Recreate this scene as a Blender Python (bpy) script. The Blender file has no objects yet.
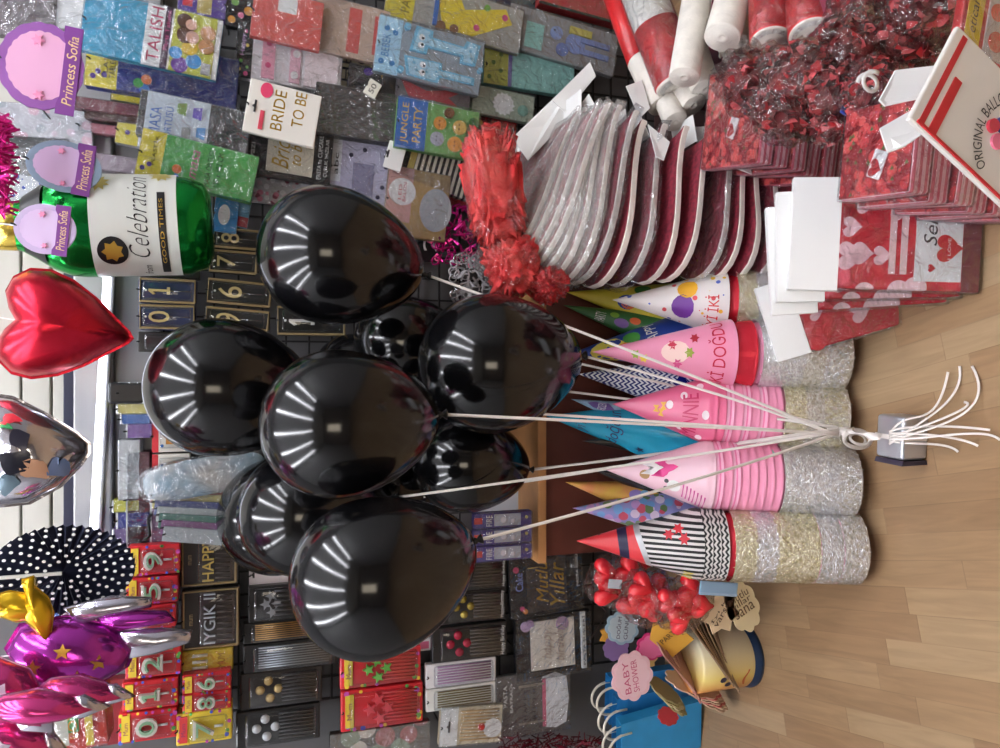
import bpy, bmesh, math, random
from mathutils import Vector, Matrix, Euler
random.seed(7)
SC = bpy.context.scene
COL = SC.collection
R = math.radians
# ------------------------------------------------------------------ camera geometry (a phone held sideways)
PITCH = R(18.0); HC = 1.05; FPX = 750.0
CP, SP = math.cos(PITCH), math.sin(PITCH)
CAM = Vector((0, 0, HC))
def ray(x, y):
    a = (x - 500) / FPX; b = (374 - y) / FPX
    return Vector((b, CP - a * SP, -SP - a * CP))
def P(x, y, D):
    """where the view line through photo point x, y meets the upright plane Y = D"""
    d = ray(x, y); return CAM + d * (D / d.y)
def F(x, y, z=0.0):
    """where it meets the horizontal plane at height z"""
    d = ray(x, y); return CAM + d * ((z - HC) / d.z)
def mpp(x, D):
    a = (x - 500) / FPX
    return D / (CP - a * SP) / FPX

# ------------------------------------------------------------------ materials
def lin(c):
    return tuple(((v/255)/12.92 if v/255 <= .04045 else ((v/255+.055)/1.055)**2.4) for v in c) + (1.0,)
MATS = {}
def nn(nt, t, **kw):
    n = nt.nodes.new(t)
    for k, v in kw.items(): setattr(n, k, v)
    return n
def M(name, rgb=(200,200,200), rough=.5, metal=0.0, bump=0.0, bs=60.0, coat=0.0, emit=None, mottle=0.0, ms=30.0, rgb2=None, spec=.5):
    if name in MATS: return MATS[name]
    m = bpy.data.materials.new(name); m.use_nodes = True
    nt = m.node_tree; b = nt.nodes['Principled BSDF']
    b.inputs['Base Color'].default_value = lin(rgb)
    b.inputs['Roughness'].default_value = rough
    b.inputs['Metallic'].default_value = metal
    b.inputs['Specular IOR Level'].default_value = spec
    b.inputs['Coat Weight'].default_value = coat
    b.inputs['Coat Roughness'].default_value = .08
    tc = nn(nt, 'ShaderNodeTexCoord')
    if mottle or rgb2:
        nz = nn(nt, 'ShaderNodeTexNoise'); nz.inputs['Scale'].default_value = ms; nz.inputs['Detail'].default_value = 3
        nt.links.new(tc.outputs['Object'], nz.inputs['Vector'])
        rp = nn(nt, 'ShaderNodeValToRGB')
        c2 = rgb2 or tuple(max(0, v*(1-mottle)) for v in rgb)
        rp.color_ramp.elements[0].position = .38; rp.color_ramp.elements[1].position = .62
        rp.color_ramp.elements[0].color = lin(c2); rp.color_ramp.elements[1].color = lin(rgb)
        nt.links.new(nz.outputs['Fac'], rp.inputs['Fac']); nt.links.new(rp.outputs['Color'], b.inputs['Base Color'])
    if bump:
        nz2 = nn(nt, 'ShaderNodeTexNoise'); nz2.inputs['Scale'].default_value = bs; nz2.inputs['Detail'].default_value = 4
        nz2.inputs['Distortion'].default_value = 1.0
        nt.links.new(tc.outputs['Object'], nz2.inputs['Vector'])
        bp = nn(nt, 'ShaderNodeBump'); bp.inputs['Strength'].default_value = min(1, bump); bp.inputs['Distance'].default_value = .004
        nt.links.new(nz2.outputs['Fac'], bp.inputs['Height']); nt.links.new(bp.outputs['Normal'], b.inputs['Normal'])
    if emit:
        b.inputs['Emission Color'].default_value = lin(emit[0]); b.inputs['Emission Strength'].default_value = emit[1]
    MATS[name] = m
    return m
def film_mat(name, tint=(240,243,246), base=.05, edge=.5, bs=25, bump=.7, haze=0.0):
    if name in MATS: return MATS[name]
    m = bpy.data.materials.new(name); m.use_nodes = True; nt = m.node_tree
    nt.nodes.remove(nt.nodes['Principled BSDF']); out = nt.nodes['Material Output']
    tr = nn(nt, 'ShaderNodeBsdfTransparent'); gl = nn(nt, 'ShaderNodeBsdfGlossy'); mx = nn(nt, 'ShaderNodeMixShader')
    tr.inputs['Color'].default_value = lin(tint); gl.inputs['Roughness'].default_value = .07
    lw = nn(nt, 'ShaderNodeLayerWeight'); lw.inputs['Blend'].default_value = .35
    mr = nn(nt, 'ShaderNodeMapRange'); mr.inputs['To Min'].default_value = base; mr.inputs['To Max'].default_value = edge
    tc = nn(nt, 'ShaderNodeTexCoord'); nz = nn(nt, 'ShaderNodeTexNoise'); nz.inputs['Scale'].default_value = bs; nz.inputs['Detail'].default_value = 3; nz.inputs['Distortion'].default_value = 1.5
    bp = nn(nt, 'ShaderNodeBump'); bp.inputs['Strength'].default_value = bump; bp.inputs['Distance'].default_value = .03
    L = nt.links.new
    L(tc.outputs['Object'], nz.inputs['Vector']); L(nz.outputs['Fac'], bp.inputs['Height'])
    L(bp.outputs['Normal'], gl.inputs['Normal']); L(bp.outputs['Normal'], lw.inputs['Normal'])
    L(lw.outputs['Facing'], mr.inputs['Value']); L(mr.outputs['Result'], mx.inputs['Fac'])
    L(gl.outputs[0], mx.inputs[2]); L(mx.outputs[0], out.inputs['Surface'])
    if haze:
        df = nn(nt, 'ShaderNodeBsdfDiffuse'); df.inputs['Color'].default_value = lin((236,234,232)); m2 = nn(nt, 'ShaderNodeMixShader'); m2.inputs['Fac'].default_value = haze
        L(tr.outputs[0], m2.inputs[1]); L(df.outputs[0], m2.inputs[2]); L(m2.outputs[0], mx.inputs[1])
    else: L(tr.outputs[0], mx.inputs[1])
    MATS[name] = m; return m
def pattern_mat(name, base, cols, scale=40, kind='spots', rough=.35, thresh=.35, metal=0):
    """voronoi blotches of cols over base: printed confetti, flowers, dots"""
    if name in MATS: return MATS[name]
    m = M(name, base, rough, metal); nt = m.node_tree; b = nt.nodes['Principled BSDF']; L = nt.links.new
    tc = nn(nt, 'ShaderNodeTexCoord'); v = nn(nt, 'ShaderNodeTexVoronoi'); v.inputs['Scale'].default_value = scale
    L(tc.outputs['Object'], v.inputs['Vector'])
    rp = nn(nt, 'ShaderNodeValToRGB'); rp.color_ramp.interpolation = 'CONSTANT'
    els = rp.color_ramp.elements
    els[0].color = lin(cols[0]); els[1].position = 1/len(cols); els[1].color = lin(cols[1 % len(cols)])
    for i in range(2, len(cols)):
        e = els.new(i/len(cols)); e.color = lin(cols[i])
    sp = nn(nt, 'ShaderNodeSeparateColor'); L(v.outputs['Color'], sp.inputs[0]); L(sp.outputs[0], rp.inputs['Fac'])
    lt = nn(nt, 'ShaderNodeMath', operation='LESS_THAN'); lt.inputs[1].default_value = thresh; L(v.outputs['Distance'], lt.inputs[0])
    mx = nn(nt, 'ShaderNodeMix', data_type='RGBA'); mx.inputs[6].default_value = lin(base)
    L(lt.outputs[0], mx.inputs[0]); L(rp.outputs['Color'], mx.inputs[7]); L(mx.outputs[2], b.inputs['Base Color'])
    return m
def stripe_mat(name, a, b_, freq=100, axis=0, rough=.4, zig=0.0, zf=60, axis2=2, duty=.5):
    """stripes across one object axis; zig > 0 turns them to chevrons"""
    if name in MATS: return MATS[name]
    m = M(name, a, rough); nt = m.node_tree; b = nt.nodes['Principled BSDF']; L = nt.links.new
    tc = nn(nt, 'ShaderNodeTexCoord'); sx = nn(nt, 'ShaderNodeSeparateXYZ'); L(tc.outputs['Object'], sx.inputs[0])
    mu = nn(nt, 'ShaderNodeMath', operation='MULTIPLY'); mu.inputs[1].default_value = freq; L(sx.outputs[axis], mu.inputs[0])
    src = mu
    if zig:
        m2 = nn(nt, 'ShaderNodeMath', operation='MULTIPLY'); m2.inputs[1].default_value = zf; L(sx.outputs[axis2], m2.inputs[0])
        pp = nn(nt, 'ShaderNodeMath', operation='PINGPONG'); pp.inputs[1].default_value = 1.0; L(m2.outputs[0], pp.inputs[0])
        m3 = nn(nt, 'ShaderNodeMath', operation='MULTIPLY_ADD'); m3.inputs[1].default_value = zig; L(pp.outputs[0], m3.inputs[0]); L(mu.outputs[0], m3.inputs[2]); src = m3
    fr = nn(nt, 'ShaderNodeMath', operation='FRACT'); L(src.outputs[0], fr.inputs[0])
    lt = nn(nt, 'ShaderNodeMath', operation='LESS_THAN'); lt.inputs[1].default_value = duty; L(fr.outputs[0], lt.inputs[0])
    mx = nn(nt, 'ShaderNodeMix', data_type='RGBA'); mx.inputs[6].default_value = lin(b_); mx.inputs[7].default_value = lin(a)
    L(lt.outputs[0], mx.inputs[0]); L(mx.outputs[2], b.inputs['Base Color'])
    return m
def c(rgb, rough=.42):
    """plain printed card or plastic of one colour"""
    return M('print_%d_%d_%d' % rgb, rgb, rough)

WHITE = (236,236,234); BLACK = (20,20,24)
MW = c(WHITE); MK = c(BLACK, .35)
FILM = film_mat('clear_film', base=.04, edge=.6, bs=30, bump=1.0); FILMW = film_mat('crinkled_film', base=.05, edge=.6, bs=26, bump=1.0, haze=.05)
BLIS = film_mat('blister_plastic', base=.05, edge=.45, bs=6, bump=.15)
GOLD = M('gold_foil', (232,196,104), .3, .55, bump=.3, bs=90); SILVER = M('silver_foil', (215,216,222), .2, .95, bump=.3, bs=60)
CHROME = M('chrome', (205,205,210), .15, 1.0); DWIRE = M('black_wire', (26,27,30), .4, .3)

# ------------------------------------------------------------------ mesh helpers
def mesh_of(bm, name, smooth=False):
    me = bpy.data.meshes.new(name); bm.to_mesh(me); bm.free()
    if smooth:
        for p in me.polygons: p.use_smooth = True
    return me
def obj(name, me, mat=None, parent=None, label=None, mtx=None):
    o = bpy.data.objects.new(name, me); COL.objects.link(o)
    if mat is not None: me.materials.append(mat) if not me.materials else None
    if parent is not None: o.parent = parent
    if mtx is not None: o.matrix_local = mtx
    if label: o['label'] = label
    return o
def tag(o, label, cat, group=None, kind=None):
    o['label'] = label; o['category'] = cat
    if group: o['group'] = group
    if kind: o['kind'] = kind
    return o
def thing(name, label, cat, mtx=None, group=None):
    o = bpy.data.objects.new(name, None); COL.objects.link(o); o.empty_display_size = .05
    if mtx is not None: o.matrix_world = mtx
    return tag(o, label, cat, group)
def bm_box(x0, x1, y0, y1, z0, z1, bevel=0.0, seg=2, bm=None):
    b = bmesh.new()
    vs = [b.verts.new((x, y, z)) for x in (x0, x1) for y in (y0, y1) for z in (z0, z1)]
    for f in ((0,1,3,2),(4,6,7,5),(0,4,5,1),(2,3,7,6),(0,2,6,4),(1,5,7,3)): b.faces.new([vs[i] for i in f])
    bmesh.ops.recalc_face_normals(b, faces=b.faces)
    if bevel > 0: bmesh.ops.bevel(b, geom=list(b.edges), offset=bevel, segments=seg, affect='EDGES', profile=.5)
    return b
def join(bm, b2, mtx=None):
    me = bpy.data.meshes.new('t'); b2.to_mesh(me); b2.free()
    if mtx is not None: me.transform(mtx)
    bm.from_mesh(me); bpy.data.meshes.remove(me)
def box(name, x0, x1, y0, y1, z0, z1, mat, parent=None, bevel=0.0, label=None):
    return obj(name, mesh_of(bm_box(x0, x1, y0, y1, z0, z1, bevel), name), mat, parent, label)
def bm_prism(pts, y0, y1, holes=None):
    """outline in local x, z pushed from y0 to y1"""
    b = bmesh.new()
    f0 = [b.verts.new((p[0], y0, p[1])) for p in pts]; f1 = [b.verts.new((p[0], y1, p[1])) for p in pts]
    b.faces.new(f0); b.faces.new(f1[::-1]); n = len(pts)
    for i in range(n): b.faces.new((f0[i], f1[i], f1[(i+1) % n], f0[(i+1) % n]))
    bmesh.ops.recalc_face_normals(b, faces=b.faces)
    return b
def circ(cx, cz, rx, rz=None, n=20, a0=0):
    rz = rx if rz is None else rz
    return [(cx + rx*math.cos(a0+2*math.pi*i/n), cz + rz*math.sin(a0+2*math.pi*i/n)) for i in range(n)]
def starpts(cx, cz, r, k=5, inner=.45, a0=math.pi/2):
    return [(cx + (r if i % 2 == 0 else r*inner)*math.cos(a0+math.pi*i/k), cz + (r if i % 2 == 0 else r*inner)*math.sin(a0+math.pi*i/k)) for i in range(2*k)]
def heartpts(cx, cz, w, n=28):
    o = []
    for i in range(n):
        t = 2*math.pi*i/n
        x = 16*math.sin(t)**3; z = 13*math.cos(t)-5*math.cos(2*t)-2*math.cos(3*t)-math.cos(4*t)
        o.append((cx + x/32*w, cz + (z+2.5)/32*w))
    return o
def scallop(cx, cz, rx, rz, k=12, amp=.08, n=72):
    return [(cx+rx*(1-amp+amp*abs(math.sin(k/2*t)))*math.cos(t), cz+rz*(1-amp+amp*abs(math.sin(k/2*t)))*math.sin(t)) for t in [2*math.pi*i/n for i in range(n)]]
def bm_lathe(prof, seg=32, sx=1.0, sy=1.0, a0=0.0, a1=2*math.pi):
    """profile of (r, z); closed round unless a0..a1 is an arc"""
    b = bmesh.new(); full = abs(a1-a0-2*math.pi) < 1e-6
    n = seg if full else seg+1
    rings = []
    for r, z in prof:
        if r < 1e-6 and full: rings.append([b.verts.new((0, 0, z))])
        else: rings.append([b.verts.new((sx*r*math.sin(a0+(a1-a0)*i/seg), -sy*r*math.cos(a0+(a1-a0)*i/seg), z)) for i in range(n)])
    for A, B in zip(rings, rings[1:]):
        for i in range(seg):
            j = (i+1) % n
            if len(A) == 1 and len(B) == 1: continue
            if len(A) == 1: b.faces.new((A[0], B[i], B[j]))
            elif len(B) == 1: b.faces.new((A[i], B[0], A[j]))
            else: b.faces.new((A[i], B[i], B[j], A[j]))
    bmesh.ops.recalc_face_normals(b, faces=b.faces)
    return b
def bm_tube(path, r, seg=8, flat=1.0, closed=False):
    b = bmesh.new(); pts = [Vector(p) for p in path]; rings = []; up = Vector((0, 0, 1)); n = len(pts)
    prev = None
    for i, p in enumerate(pts):
        t = (pts[min(i+1, n-1)] - pts[max(i-1, 0)])
        if t.length < 1e-9: t = Vector((0, 0, 1))
        t.normalize()
        if prev is None:
            s = t.cross(up)
            if s.length < .05: s = t.cross(Vector((1, 0, 0)))
        else: s = prev - t*prev.dot(t)
        s.normalize(); prev = s; q = s.cross(t)
        rr = r(i/(n-1)) if callable(r) else r
        rings.append([b.verts.new(p + s*rr*math.cos(2*math.pi*k/seg) + q*rr*flat*math.sin(2*math.pi*k/seg)) for k in range(seg)])
    for A, B in zip(rings, rings[1:]):
        for k in range(seg): b.faces.new((A[k], A[(k+1) % seg], B[(k+1) % seg], B[k]))
    b.faces.new(rings[0][::-1]); b.faces.new(rings[-1])
    bmesh.ops.recalc_face_normals(b, faces=b.faces)
    return b
def bez(p0, p1, p2, p3, n=16):
    p0, p1, p2, p3 = map(Vector, (p0, p1, p2, p3))
    return [p0*(1-t)**3 + p1*3*t*(1-t)**2 + p2*3*t*t*(1-t) + p3*t**3 for t in [i/n for i in range(n+1)]]
def bm_puffy(pts, th, rings=9, wr=.0, k=17, cxz=None):
    """inflated foil pillow of a star-shaped outline in x, z"""
    b = bmesh.new(); n = len(pts)
    cx = sum(p[0] for p in pts)/n if cxz is None else cxz[0]; cz = sum(p[1] for p in pts)/n if cxz is None else cxz[1]
    for sgn in (-1, 1):
        prev = [b.verts.new((cx, sgn*th, cz))]
        for j in range(1, rings+1):
            s = math.sin(math.pi/2*j/rings)
            cur = []
            for i, (x, z) in enumerate(pts):
                w = 1 + wr*math.sin(i*k*.9)*s*s
                cur.append(b.verts.new((cx+(x-cx)*s, sgn*th*math.sqrt(max(0, 1-s*s))*w, cz+(z-cz)*s)))
            for i in range(n):
                if len(prev) == 1: b.faces.new((prev[0], cur[i], cur[(i+1) % n]))
                else: b.faces.new((prev[i], cur[i], cur[(i+1) % n], prev[(i+1) % n]))
            prev = cur
    bmesh.ops.remove_doubles(b, verts=b.verts, dist=1e-5)
    bmesh.ops.recalc_face_normals(b, faces=b.faces)
    return b
def bm_blob(rx, ry, rz, amp=.1, seed=0, sub=3, freq=3.0, boxy=1.0, fine=0.0):
    from mathutils import noise
    b = bmesh.new(); bmesh.ops.create_icosphere(b, subdivisions=sub, radius=1)
    for v in b.verts:
        d = noise.noise(v.co*freq + Vector((seed*3.1, seed*1.7, 0)))
        s = 1 + amp*d*2 + fine*noise.noise(v.co*freq*3.2 + Vector((seed, 0, seed*2.3)))
        if boxy != 1.0: v.co = Vector([math.copysign(abs(q)**boxy, q) for q in v.co])
        v.co = Vector((v.co.x*rx*s, v.co.y*ry*s, v.co.z*rz*s))
    return b
TXT = {}
def text_bm(s, shear=0.0, ext=.0, thin=0.0):
    """lettering as a flat mesh, returned as (verts, faces, bounds); x runs along the words, y up"""
    k = (s, shear, ext, thin)
    if k not in TXT:
        cu = bpy.data.curves.new('t', 'FONT'); cu.body = s; cu.shear = shear; cu.extrude = ext; cu.resolution_u = 3; cu.offset = thin
        o = bpy.data.objects.new('t', cu); COL.objects.link(o)
        dg = bpy.context.evaluated_depsgraph_get()
        me = bpy.data.meshes.new_from_object(o.evaluated_get(dg))
        V = [v.co.copy() for v in me.vertices]; Fc = [tuple(p.vertices) for p in me.polygons]
        bpy.data.objects.remove(o); bpy.data.curves.remove(cu); bpy.data.meshes.remove(me)
        xs = [v.x for v in V] or [0, 1]; ys = [v.y for v in V] or [0, 1]
        TXT[k] = (V, Fc, (min(xs), max(xs), min(ys), max(ys)))
    return TXT[k]
def text_fit(s, x0, x1, z0, z1, fn, shear=0.0, depth=0.0, thin=0.0):
    """lettering stretched into a box and laid by fn(x, z, out) -> point"""
    V, Fc, (a, b_, d, e) = text_bm(s, shear, .1 if depth else 0, thin)
    me = bpy.data.meshes.new('lettering')
    vs = [fn(x0+(v.x-a)/max(1e-6, b_-a)*(x1-x0), z0+(v.y-d)/max(1e-6, e-d)*(z1-z0), (v.z+.1)*5*depth if depth else 0) for v in V]
    me.from_pydata(vs, [], Fc); me.update()
    return me

# ------------------------------------------------------------------ wares that hang on the wall: one thing with its parts
class Pack:
    def __init__(s, name, label, cat, px, D=1.75, th=.02, rot=0.0, yaw=0.0, group=None, mat=None, bevel=.002, body='card', tilt=0.0, hook=True):
        x0, x1, y0, y1 = px; s.th = th; f = D-th
        xc, yc = (x0+x1)/2, (y0+y1)/2
        s.H = P(x0, yc, f).z - P(x1, yc, f).z; s.W = (y1-y0)*mpp(xc, f)
        cen = P(xc, yc, f); cen.z = (P(x0, yc, f).z + P(x1, yc, f).z)/2
        rm = Matrix.Rotation(R(rot), 4, 'Y') @ Matrix.Rotation(R(yaw), 4, 'Z') @ Matrix.Rotation(R(tilt), 4, 'X')
        s.root = thing(name, label, cat, Matrix.Translation(cen + rm @ Vector((0, th, -s.H/2))) @ rm, group)
        s.lift = 0.0
        if hook and D-th < 1.745:
            obj('wire_hook', mesh_of(bm_tube([(0, -th-.012, s.H*.975+.004), (0, -th-.008, s.H*.975), (0, 1.772-D, s.H*.975)], .0016, 5), 'hook'), DWIRE, s.root)
        if mat is not None:
            s.body = obj(body, mesh_of(bm_box(-s.W/2, s.W/2, -th, 0, 0, s.H, min(bevel, th*.45)), body), mat, s.root)
    def xz(s, u, v): return (u-.5)*s.W, (1-v)*s.H
    def up(s, st=.0006): s.lift += st; return -s.th - s.lift
    def panel(s, name, mat, u0, v0, u1, v1, t=.0006, bevel=0, label=None, parent=None):
        xa, za = s.xz(u0, v1); xb, zb = s.xz(u1, v0); y = s.up(t)
        return obj(name, mesh_of(bm_box(xa, xb, y, -s.th+.0002, za, zb, bevel), name), mat, parent or s.root, label)
    def shape(s, name, mat, ptsf, t=.0008, label=None):
        y = s.up(t); b = bmesh.new()
        for pts in ptsf: join(b, bm_prism(pts, y, -s.th+.0002))
        return obj(name, mesh_of(b, name), mat, s.root, label)
    def discs(s, name, mat, lst, t=.0007):
        return s.shape(name, mat, [circ(*s.xz(u, v), r*s.W) for u, v, r in lst], t)
    def text(s, body, mat, u0, v0, u1, v1, shear=0.0, depth=0.0, name='lettering'):
        if body == '1' and name.startswith('numeral'):
            pt = lambda q: s.xz(u0+(u1-u0)*q[0], v0+(v1-v0)*q[1]); y = s.up(.0005)
            return obj(name, mesh_of(bm_prism([pt(q) for q in ((.12,.2),(.42,0),(.6,0),(.6,.86),(.8,.86),(.8,1),(.2,1),(.2,.86),(.4,.86),(.4,.2),(.2,.32))], y-depth, -s.th), name), mat, s.root)
        xa, za = s.xz(u0, v1); xb, zb = s.xz(u1, v0); y = s.up(.0005)
        return obj(name, text_fit(body, xa, xb, za, zb, lambda x, z, d: (x, y-d, z), shear, depth), mat, s.root)
    def sticks(s, mat, u0, v0, u1, v1, n, r=.5, name='candles'):
        b = bmesh.new(); xa, za = s.xz(u0, v1); xb, zb = s.xz(u1, v0); st = (xb-xa)/n; rr = st*r*.5
        for i in range(n):
            x = xa+st*(i+.5); join(b, bm_tube([(x, -s.th-rr, za), (x, -s.th-rr, zb)], rr, 6))
        s.lift = max(s.lift, rr*2)
        return obj(name, mesh_of(b, name, True), mat, s.root)
    def blister(s, u0, v0, u1, v1, d=.012, mat=None):
        xa, za = s.xz(u0, v1); xb, zb = s.xz(u1, v0)
        return obj('blister', mesh_of(bm_box(xa, xb, -s.th-d, -s.th+.0005, za, zb, d*.45, 2), 'blister', True), mat or BLIS, s.root)
    def film(s, mat=None, pad=.0, d=.003):
        y = -s.th-s.lift-d; W = s.W/2*(1+pad); H = s.H
        b = bm_box(-W, W, y, .0006, -pad*H, H*(1+pad), .002)
        return obj('film', mesh_of(b, 'film'), mat or FILM, s.root)
    def hole(s, u=.5, v=.06, mat=None):
        x, z = s.xz(u, v); w = min(.012, s.W*.14)
        return s.shape('hang_hole', mat or c((40,40,44)), [[(x-w, z-.002), (x+w, z-.002), (x+w, z+.002), (x+.003, z+.002), (x, z+.006), (x-.003, z+.002), (x-w, z+.002)]], .0005)
    def bumps(s, name, mat, lst, squash=.6):
        b = bmesh.new()
        for u, v, r in lst:
            x, z = s.xz(u, v); q = bmesh.new(); bmesh.ops.create_icosphere(q, subdivisions=2, radius=r*s.W)
            join(b, q, Matrix.Translation((x, -s.th-s.lift, z)) @ Matrix.Diagonal((1, squash, 1, 1)))
        return obj(name, mesh_of(b, name, True), mat, s.root)
def slab(name, label, cat, px, D, th, mat, **kw):
    return Pack(name, label, cat, px, D, th, mat=mat, **kw)
# ------------------------------------------------------------------ the room
YB = 1.79                     # face of the wall behind the wares
def structure(name, me, mat):
    o = obj(name, me, mat); o['kind'] = 'structure'; return o
def floor_mat():
    m = bpy.data.materials.new('laminate_strips'); m.use_nodes = True; nt = m.node_tree; b = nt.nodes['Principled BSDF']; L = nt.links.new
    def math_(op, a, b_=None, c_=None):
        n = nn(nt, 'ShaderNodeMath', operation=op)
        for i, v in enumerate((a, b_, c_)):
            if v is None: continue
            if isinstance(v, (int, float)): n.inputs[i].default_value = v
            else: L(v, n.inputs[i])
        return n.outputs[0]
    g = nn(nt, 'ShaderNodeNewGeometry'); mp = nn(nt, 'ShaderNodeMapping', vector_type='POINT')
    mp.inputs['Rotation'].default_value = (0, 0, R(-103.4)); mp.inputs['Location'].default_value = (.03, .013, 0)
    L(g.outputs['Position'], mp.inputs['Vector']); sx = nn(nt, 'ShaderNodeSeparateXYZ'); L(mp.outputs[0], sx.inputs[0])
    row = math_('FLOOR', math_('DIVIDE', sx.outputs[1], .0445))
    w1 = nn(nt, 'ShaderNodeTexWhiteNoise', noise_dimensions='1D'); L(row, w1.inputs['W'])
    xs = math_('ADD', math_('DIVIDE', sx.outputs[0], .27), math_('MULTIPLY', w1.outputs['Value'], 5.0))
    col = math_('FLOOR', xs)
    cb = nn(nt, 'ShaderNodeCombineXYZ'); L(row, cb.inputs[0]); L(col, cb.inputs[1])
    w2 = nn(nt, 'ShaderNodeTexWhiteNoise', noise_dimensions='2D'); L(cb.outputs[0], w2.inputs['Vector'])
    rp = nn(nt, 'ShaderNodeValToRGB'); e = rp.color_ramp.elements
    e[0].color = lin((142, 112, 82)); e[1].color = lin((164, 138, 106)); e[1].position = 1
    k = e.new(.45); k.color = lin((153, 123, 91))
    L(w2.outputs['Value'], rp.inputs['Fac'])
    # grain, stretched along the strip and shifted from strip to strip
    cb2 = nn(nt, 'ShaderNodeCombineXYZ'); L(math_('MULTIPLY', sx.outputs[0], 6.0), cb2.inputs[0]); L(math_('MULTIPLY', sx.outputs[1], 55.0), cb2.inputs[1]); L(math_('MULTIPLY', w2.outputs['Value'], 40.0), cb2.inputs[2])
    nz = nn(nt, 'ShaderNodeTexNoise'); nz.inputs['Scale'].default_value = 1.0; nz.inputs['Detail'].default_value = 5; nz.inputs['Distortion'].default_value = 1.2
    L(cb2.outputs[0], nz.inputs['Vector'])
    mr = nn(nt, 'ShaderNodeMapRange'); mr.inputs['From Min'].default_value = .3; mr.inputs['From Max'].default_value = .7; mr.inputs['To Min'].default_value = .84; mr.inputs['To Max'].default_value = 1.08
    L(nz.outputs['Fac'], mr.inputs['Value'])
    fx = math_('FRACT', xs); fy = math_('FRACT', math_('DIVIDE', sx.outputs[1], .0445))
    ex = math_('LESS_THAN', fx, .008); ey = math_('LESS_THAN', fy, .03)
    ed = math_('SUBTRACT', 1.0, math_('MULTIPLY', math_('MAXIMUM', ex, ey), .16))
    tot = math_('MULTIPLY', mr.outputs[0], ed)
    mx = nn(nt, 'ShaderNodeMix', data_type='RGBA', blend_type='MULTIPLY'); mx.inputs[0].default_value = 1
    L(rp.outputs['Color'], mx.inputs[6]); cc = nn(nt, 'ShaderNodeCombineColor')
    for i in range(3): L(tot, cc.inputs[i])
    L(cc.outputs[0], mx.inputs[7]); L(mx.outputs[2], b.inputs['Base Color'])
    b.inputs['Roughness'].default_value = .36; b.inputs['Specular IOR Level'].default_value = .4
    return m
structure('floor', mesh_of(bm_box(-2.2, 2.2, -3.0, 1.95, -.05, 0), 'floor'), floor_mat())
wall_m = M('painted_wall', (150, 150, 150), .8)
structure('wall_back', mesh_of(bm_box(-2.2, 2.2, YB, 1.95, 0, 2.7), 'wall'), M('shop_back_wall', (92, 92, 94), .7))
structure('wall_left', mesh_of(bm_box(-2.3, -2.2, -3.0, 1.95, 0, 2.7), 'wall'), wall_m)
structure('wall_right', mesh_of(bm_box(2.2, 2.3, -3.0, 1.95, 0, 2.7), 'wall'), wall_m)
structure('wall_front', mesh_of(bm_box(-2.2, 2.2, -3.1, -3.0, 0, 2.7), 'wall'), M('front_wall', (120, 108, 96), .8))
structure('ceiling', mesh_of(bm_box(-2.3, 2.3, -3.1, 1.95, 2.7, 2.8), 'ceiling'), M('ceiling_paint', (190, 190, 192), .8))
# white grooved boards above the display
bb = bmesh.new()
zb = P(84, 420, YB).z
for i in range(10):
    join(bb, bm_box(-.43, 1.3, YB-.02, YB+.004, zb+.055*i+.004, zb+.055*(i+1)-.001, .0018, 1))
structure('trim_1', mesh_of(bb, 'boards'), M('white_boards', (196, 194, 184), .5, mottle=.05, ms=4))
zz = P(72, 420, YB-.03).z
structure('trim_2', mesh_of(bm_box(-.43, 1.3, YB-.05, YB-.015, zz-.008, zz+.012, .002), 'rail'), M('navy_rail', (34, 36, 58), .4))
structure('trim_3', mesh_of(bm_box(-.43, 1.3, YB-.06, YB-.01, zz-.08, zz-.008, .004), 'rail'), M('aluminium_rail', (168, 168, 170), .35, .6))
structure('trim_4', mesh_of(bm_box(-.43, 1.3, YB-.035, YB, zz-.17, zz-.08, .003), 'rail'), M('grey_fascia', (150, 152, 154), .4, .2))
# LED tube on the rail
la, lb = P(108, 262, YB-.09), P(92, 560, YB-.09)
led = thing('led_tube', 'white LED tube shining along the grey rail above the wares', 'light', Matrix.Translation((la+lb)/2))
la, lb = la-led.location, lb-led.location
def seg_tube(a, b_, r, n=2): return bm_tube([a.lerp(b_, i/n) for i in range(n+1)], r, 10)
obj('lamp_tube', mesh_of(seg_tube(la, lb, .0075), 'tube', True), M('led_glow', (235,240,255), .4, emit=((232,238,255), 4.5)), led)
obj('lamp_holder', mesh_of(seg_tube(la+Vector((0,.018,0)), lb+Vector((0,.018,0)), .011), 'holder', True), M('lamp_white', (225,225,225), .4), led)
# ceiling tubes of the shop
for i, x in enumerate((-1.75, -1.05, -.35, .35, 1.05, 1.75)):
    t = thing('ceiling_tube_light', 'long white ceiling tube light, number %s from the left wall' % ('one','two','three','four','five','six')[i], 'ceiling light', Matrix.Translation((x, .35, 2.63)), 'tube lights on the shop ceiling')
    box('housing', -.05, .05, -1.25, 1.25, 0, .07, M('lamp_white', (225,225,225), .4), t, .008)
    obj('lamp_tube', mesh_of(bm_tube([(0, -1.2, -.03), (0, 1.2, -.03)], .018, 10), 'tube', True), M('tube_glow', (255,255,255), .4, emit=((246,248,255), 36.0)), t)
# shop front behind the photographer
w = structure('window_1', mesh_of(bm_box(-.55, .15, -2.995, -2.97, .9, 2.2), 'pane'), M('daylight_pane', (255,244,225), .3, emit=((255,240,214), 3.2)))
fr = bmesh.new()
for a in ((-.62,-.55,.83,2.27), (.15,.22,.83,2.27), (-.55,.15,.83,.9), (-.55,.15,2.2,2.27)): join(fr, bm_box(a[0], a[1], -3.0, -2.94, a[2], a[3], .004))
structure('trim_5', mesh_of(fr, 'frame'), M('lamp_white', (225,225,225), .4))

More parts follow.
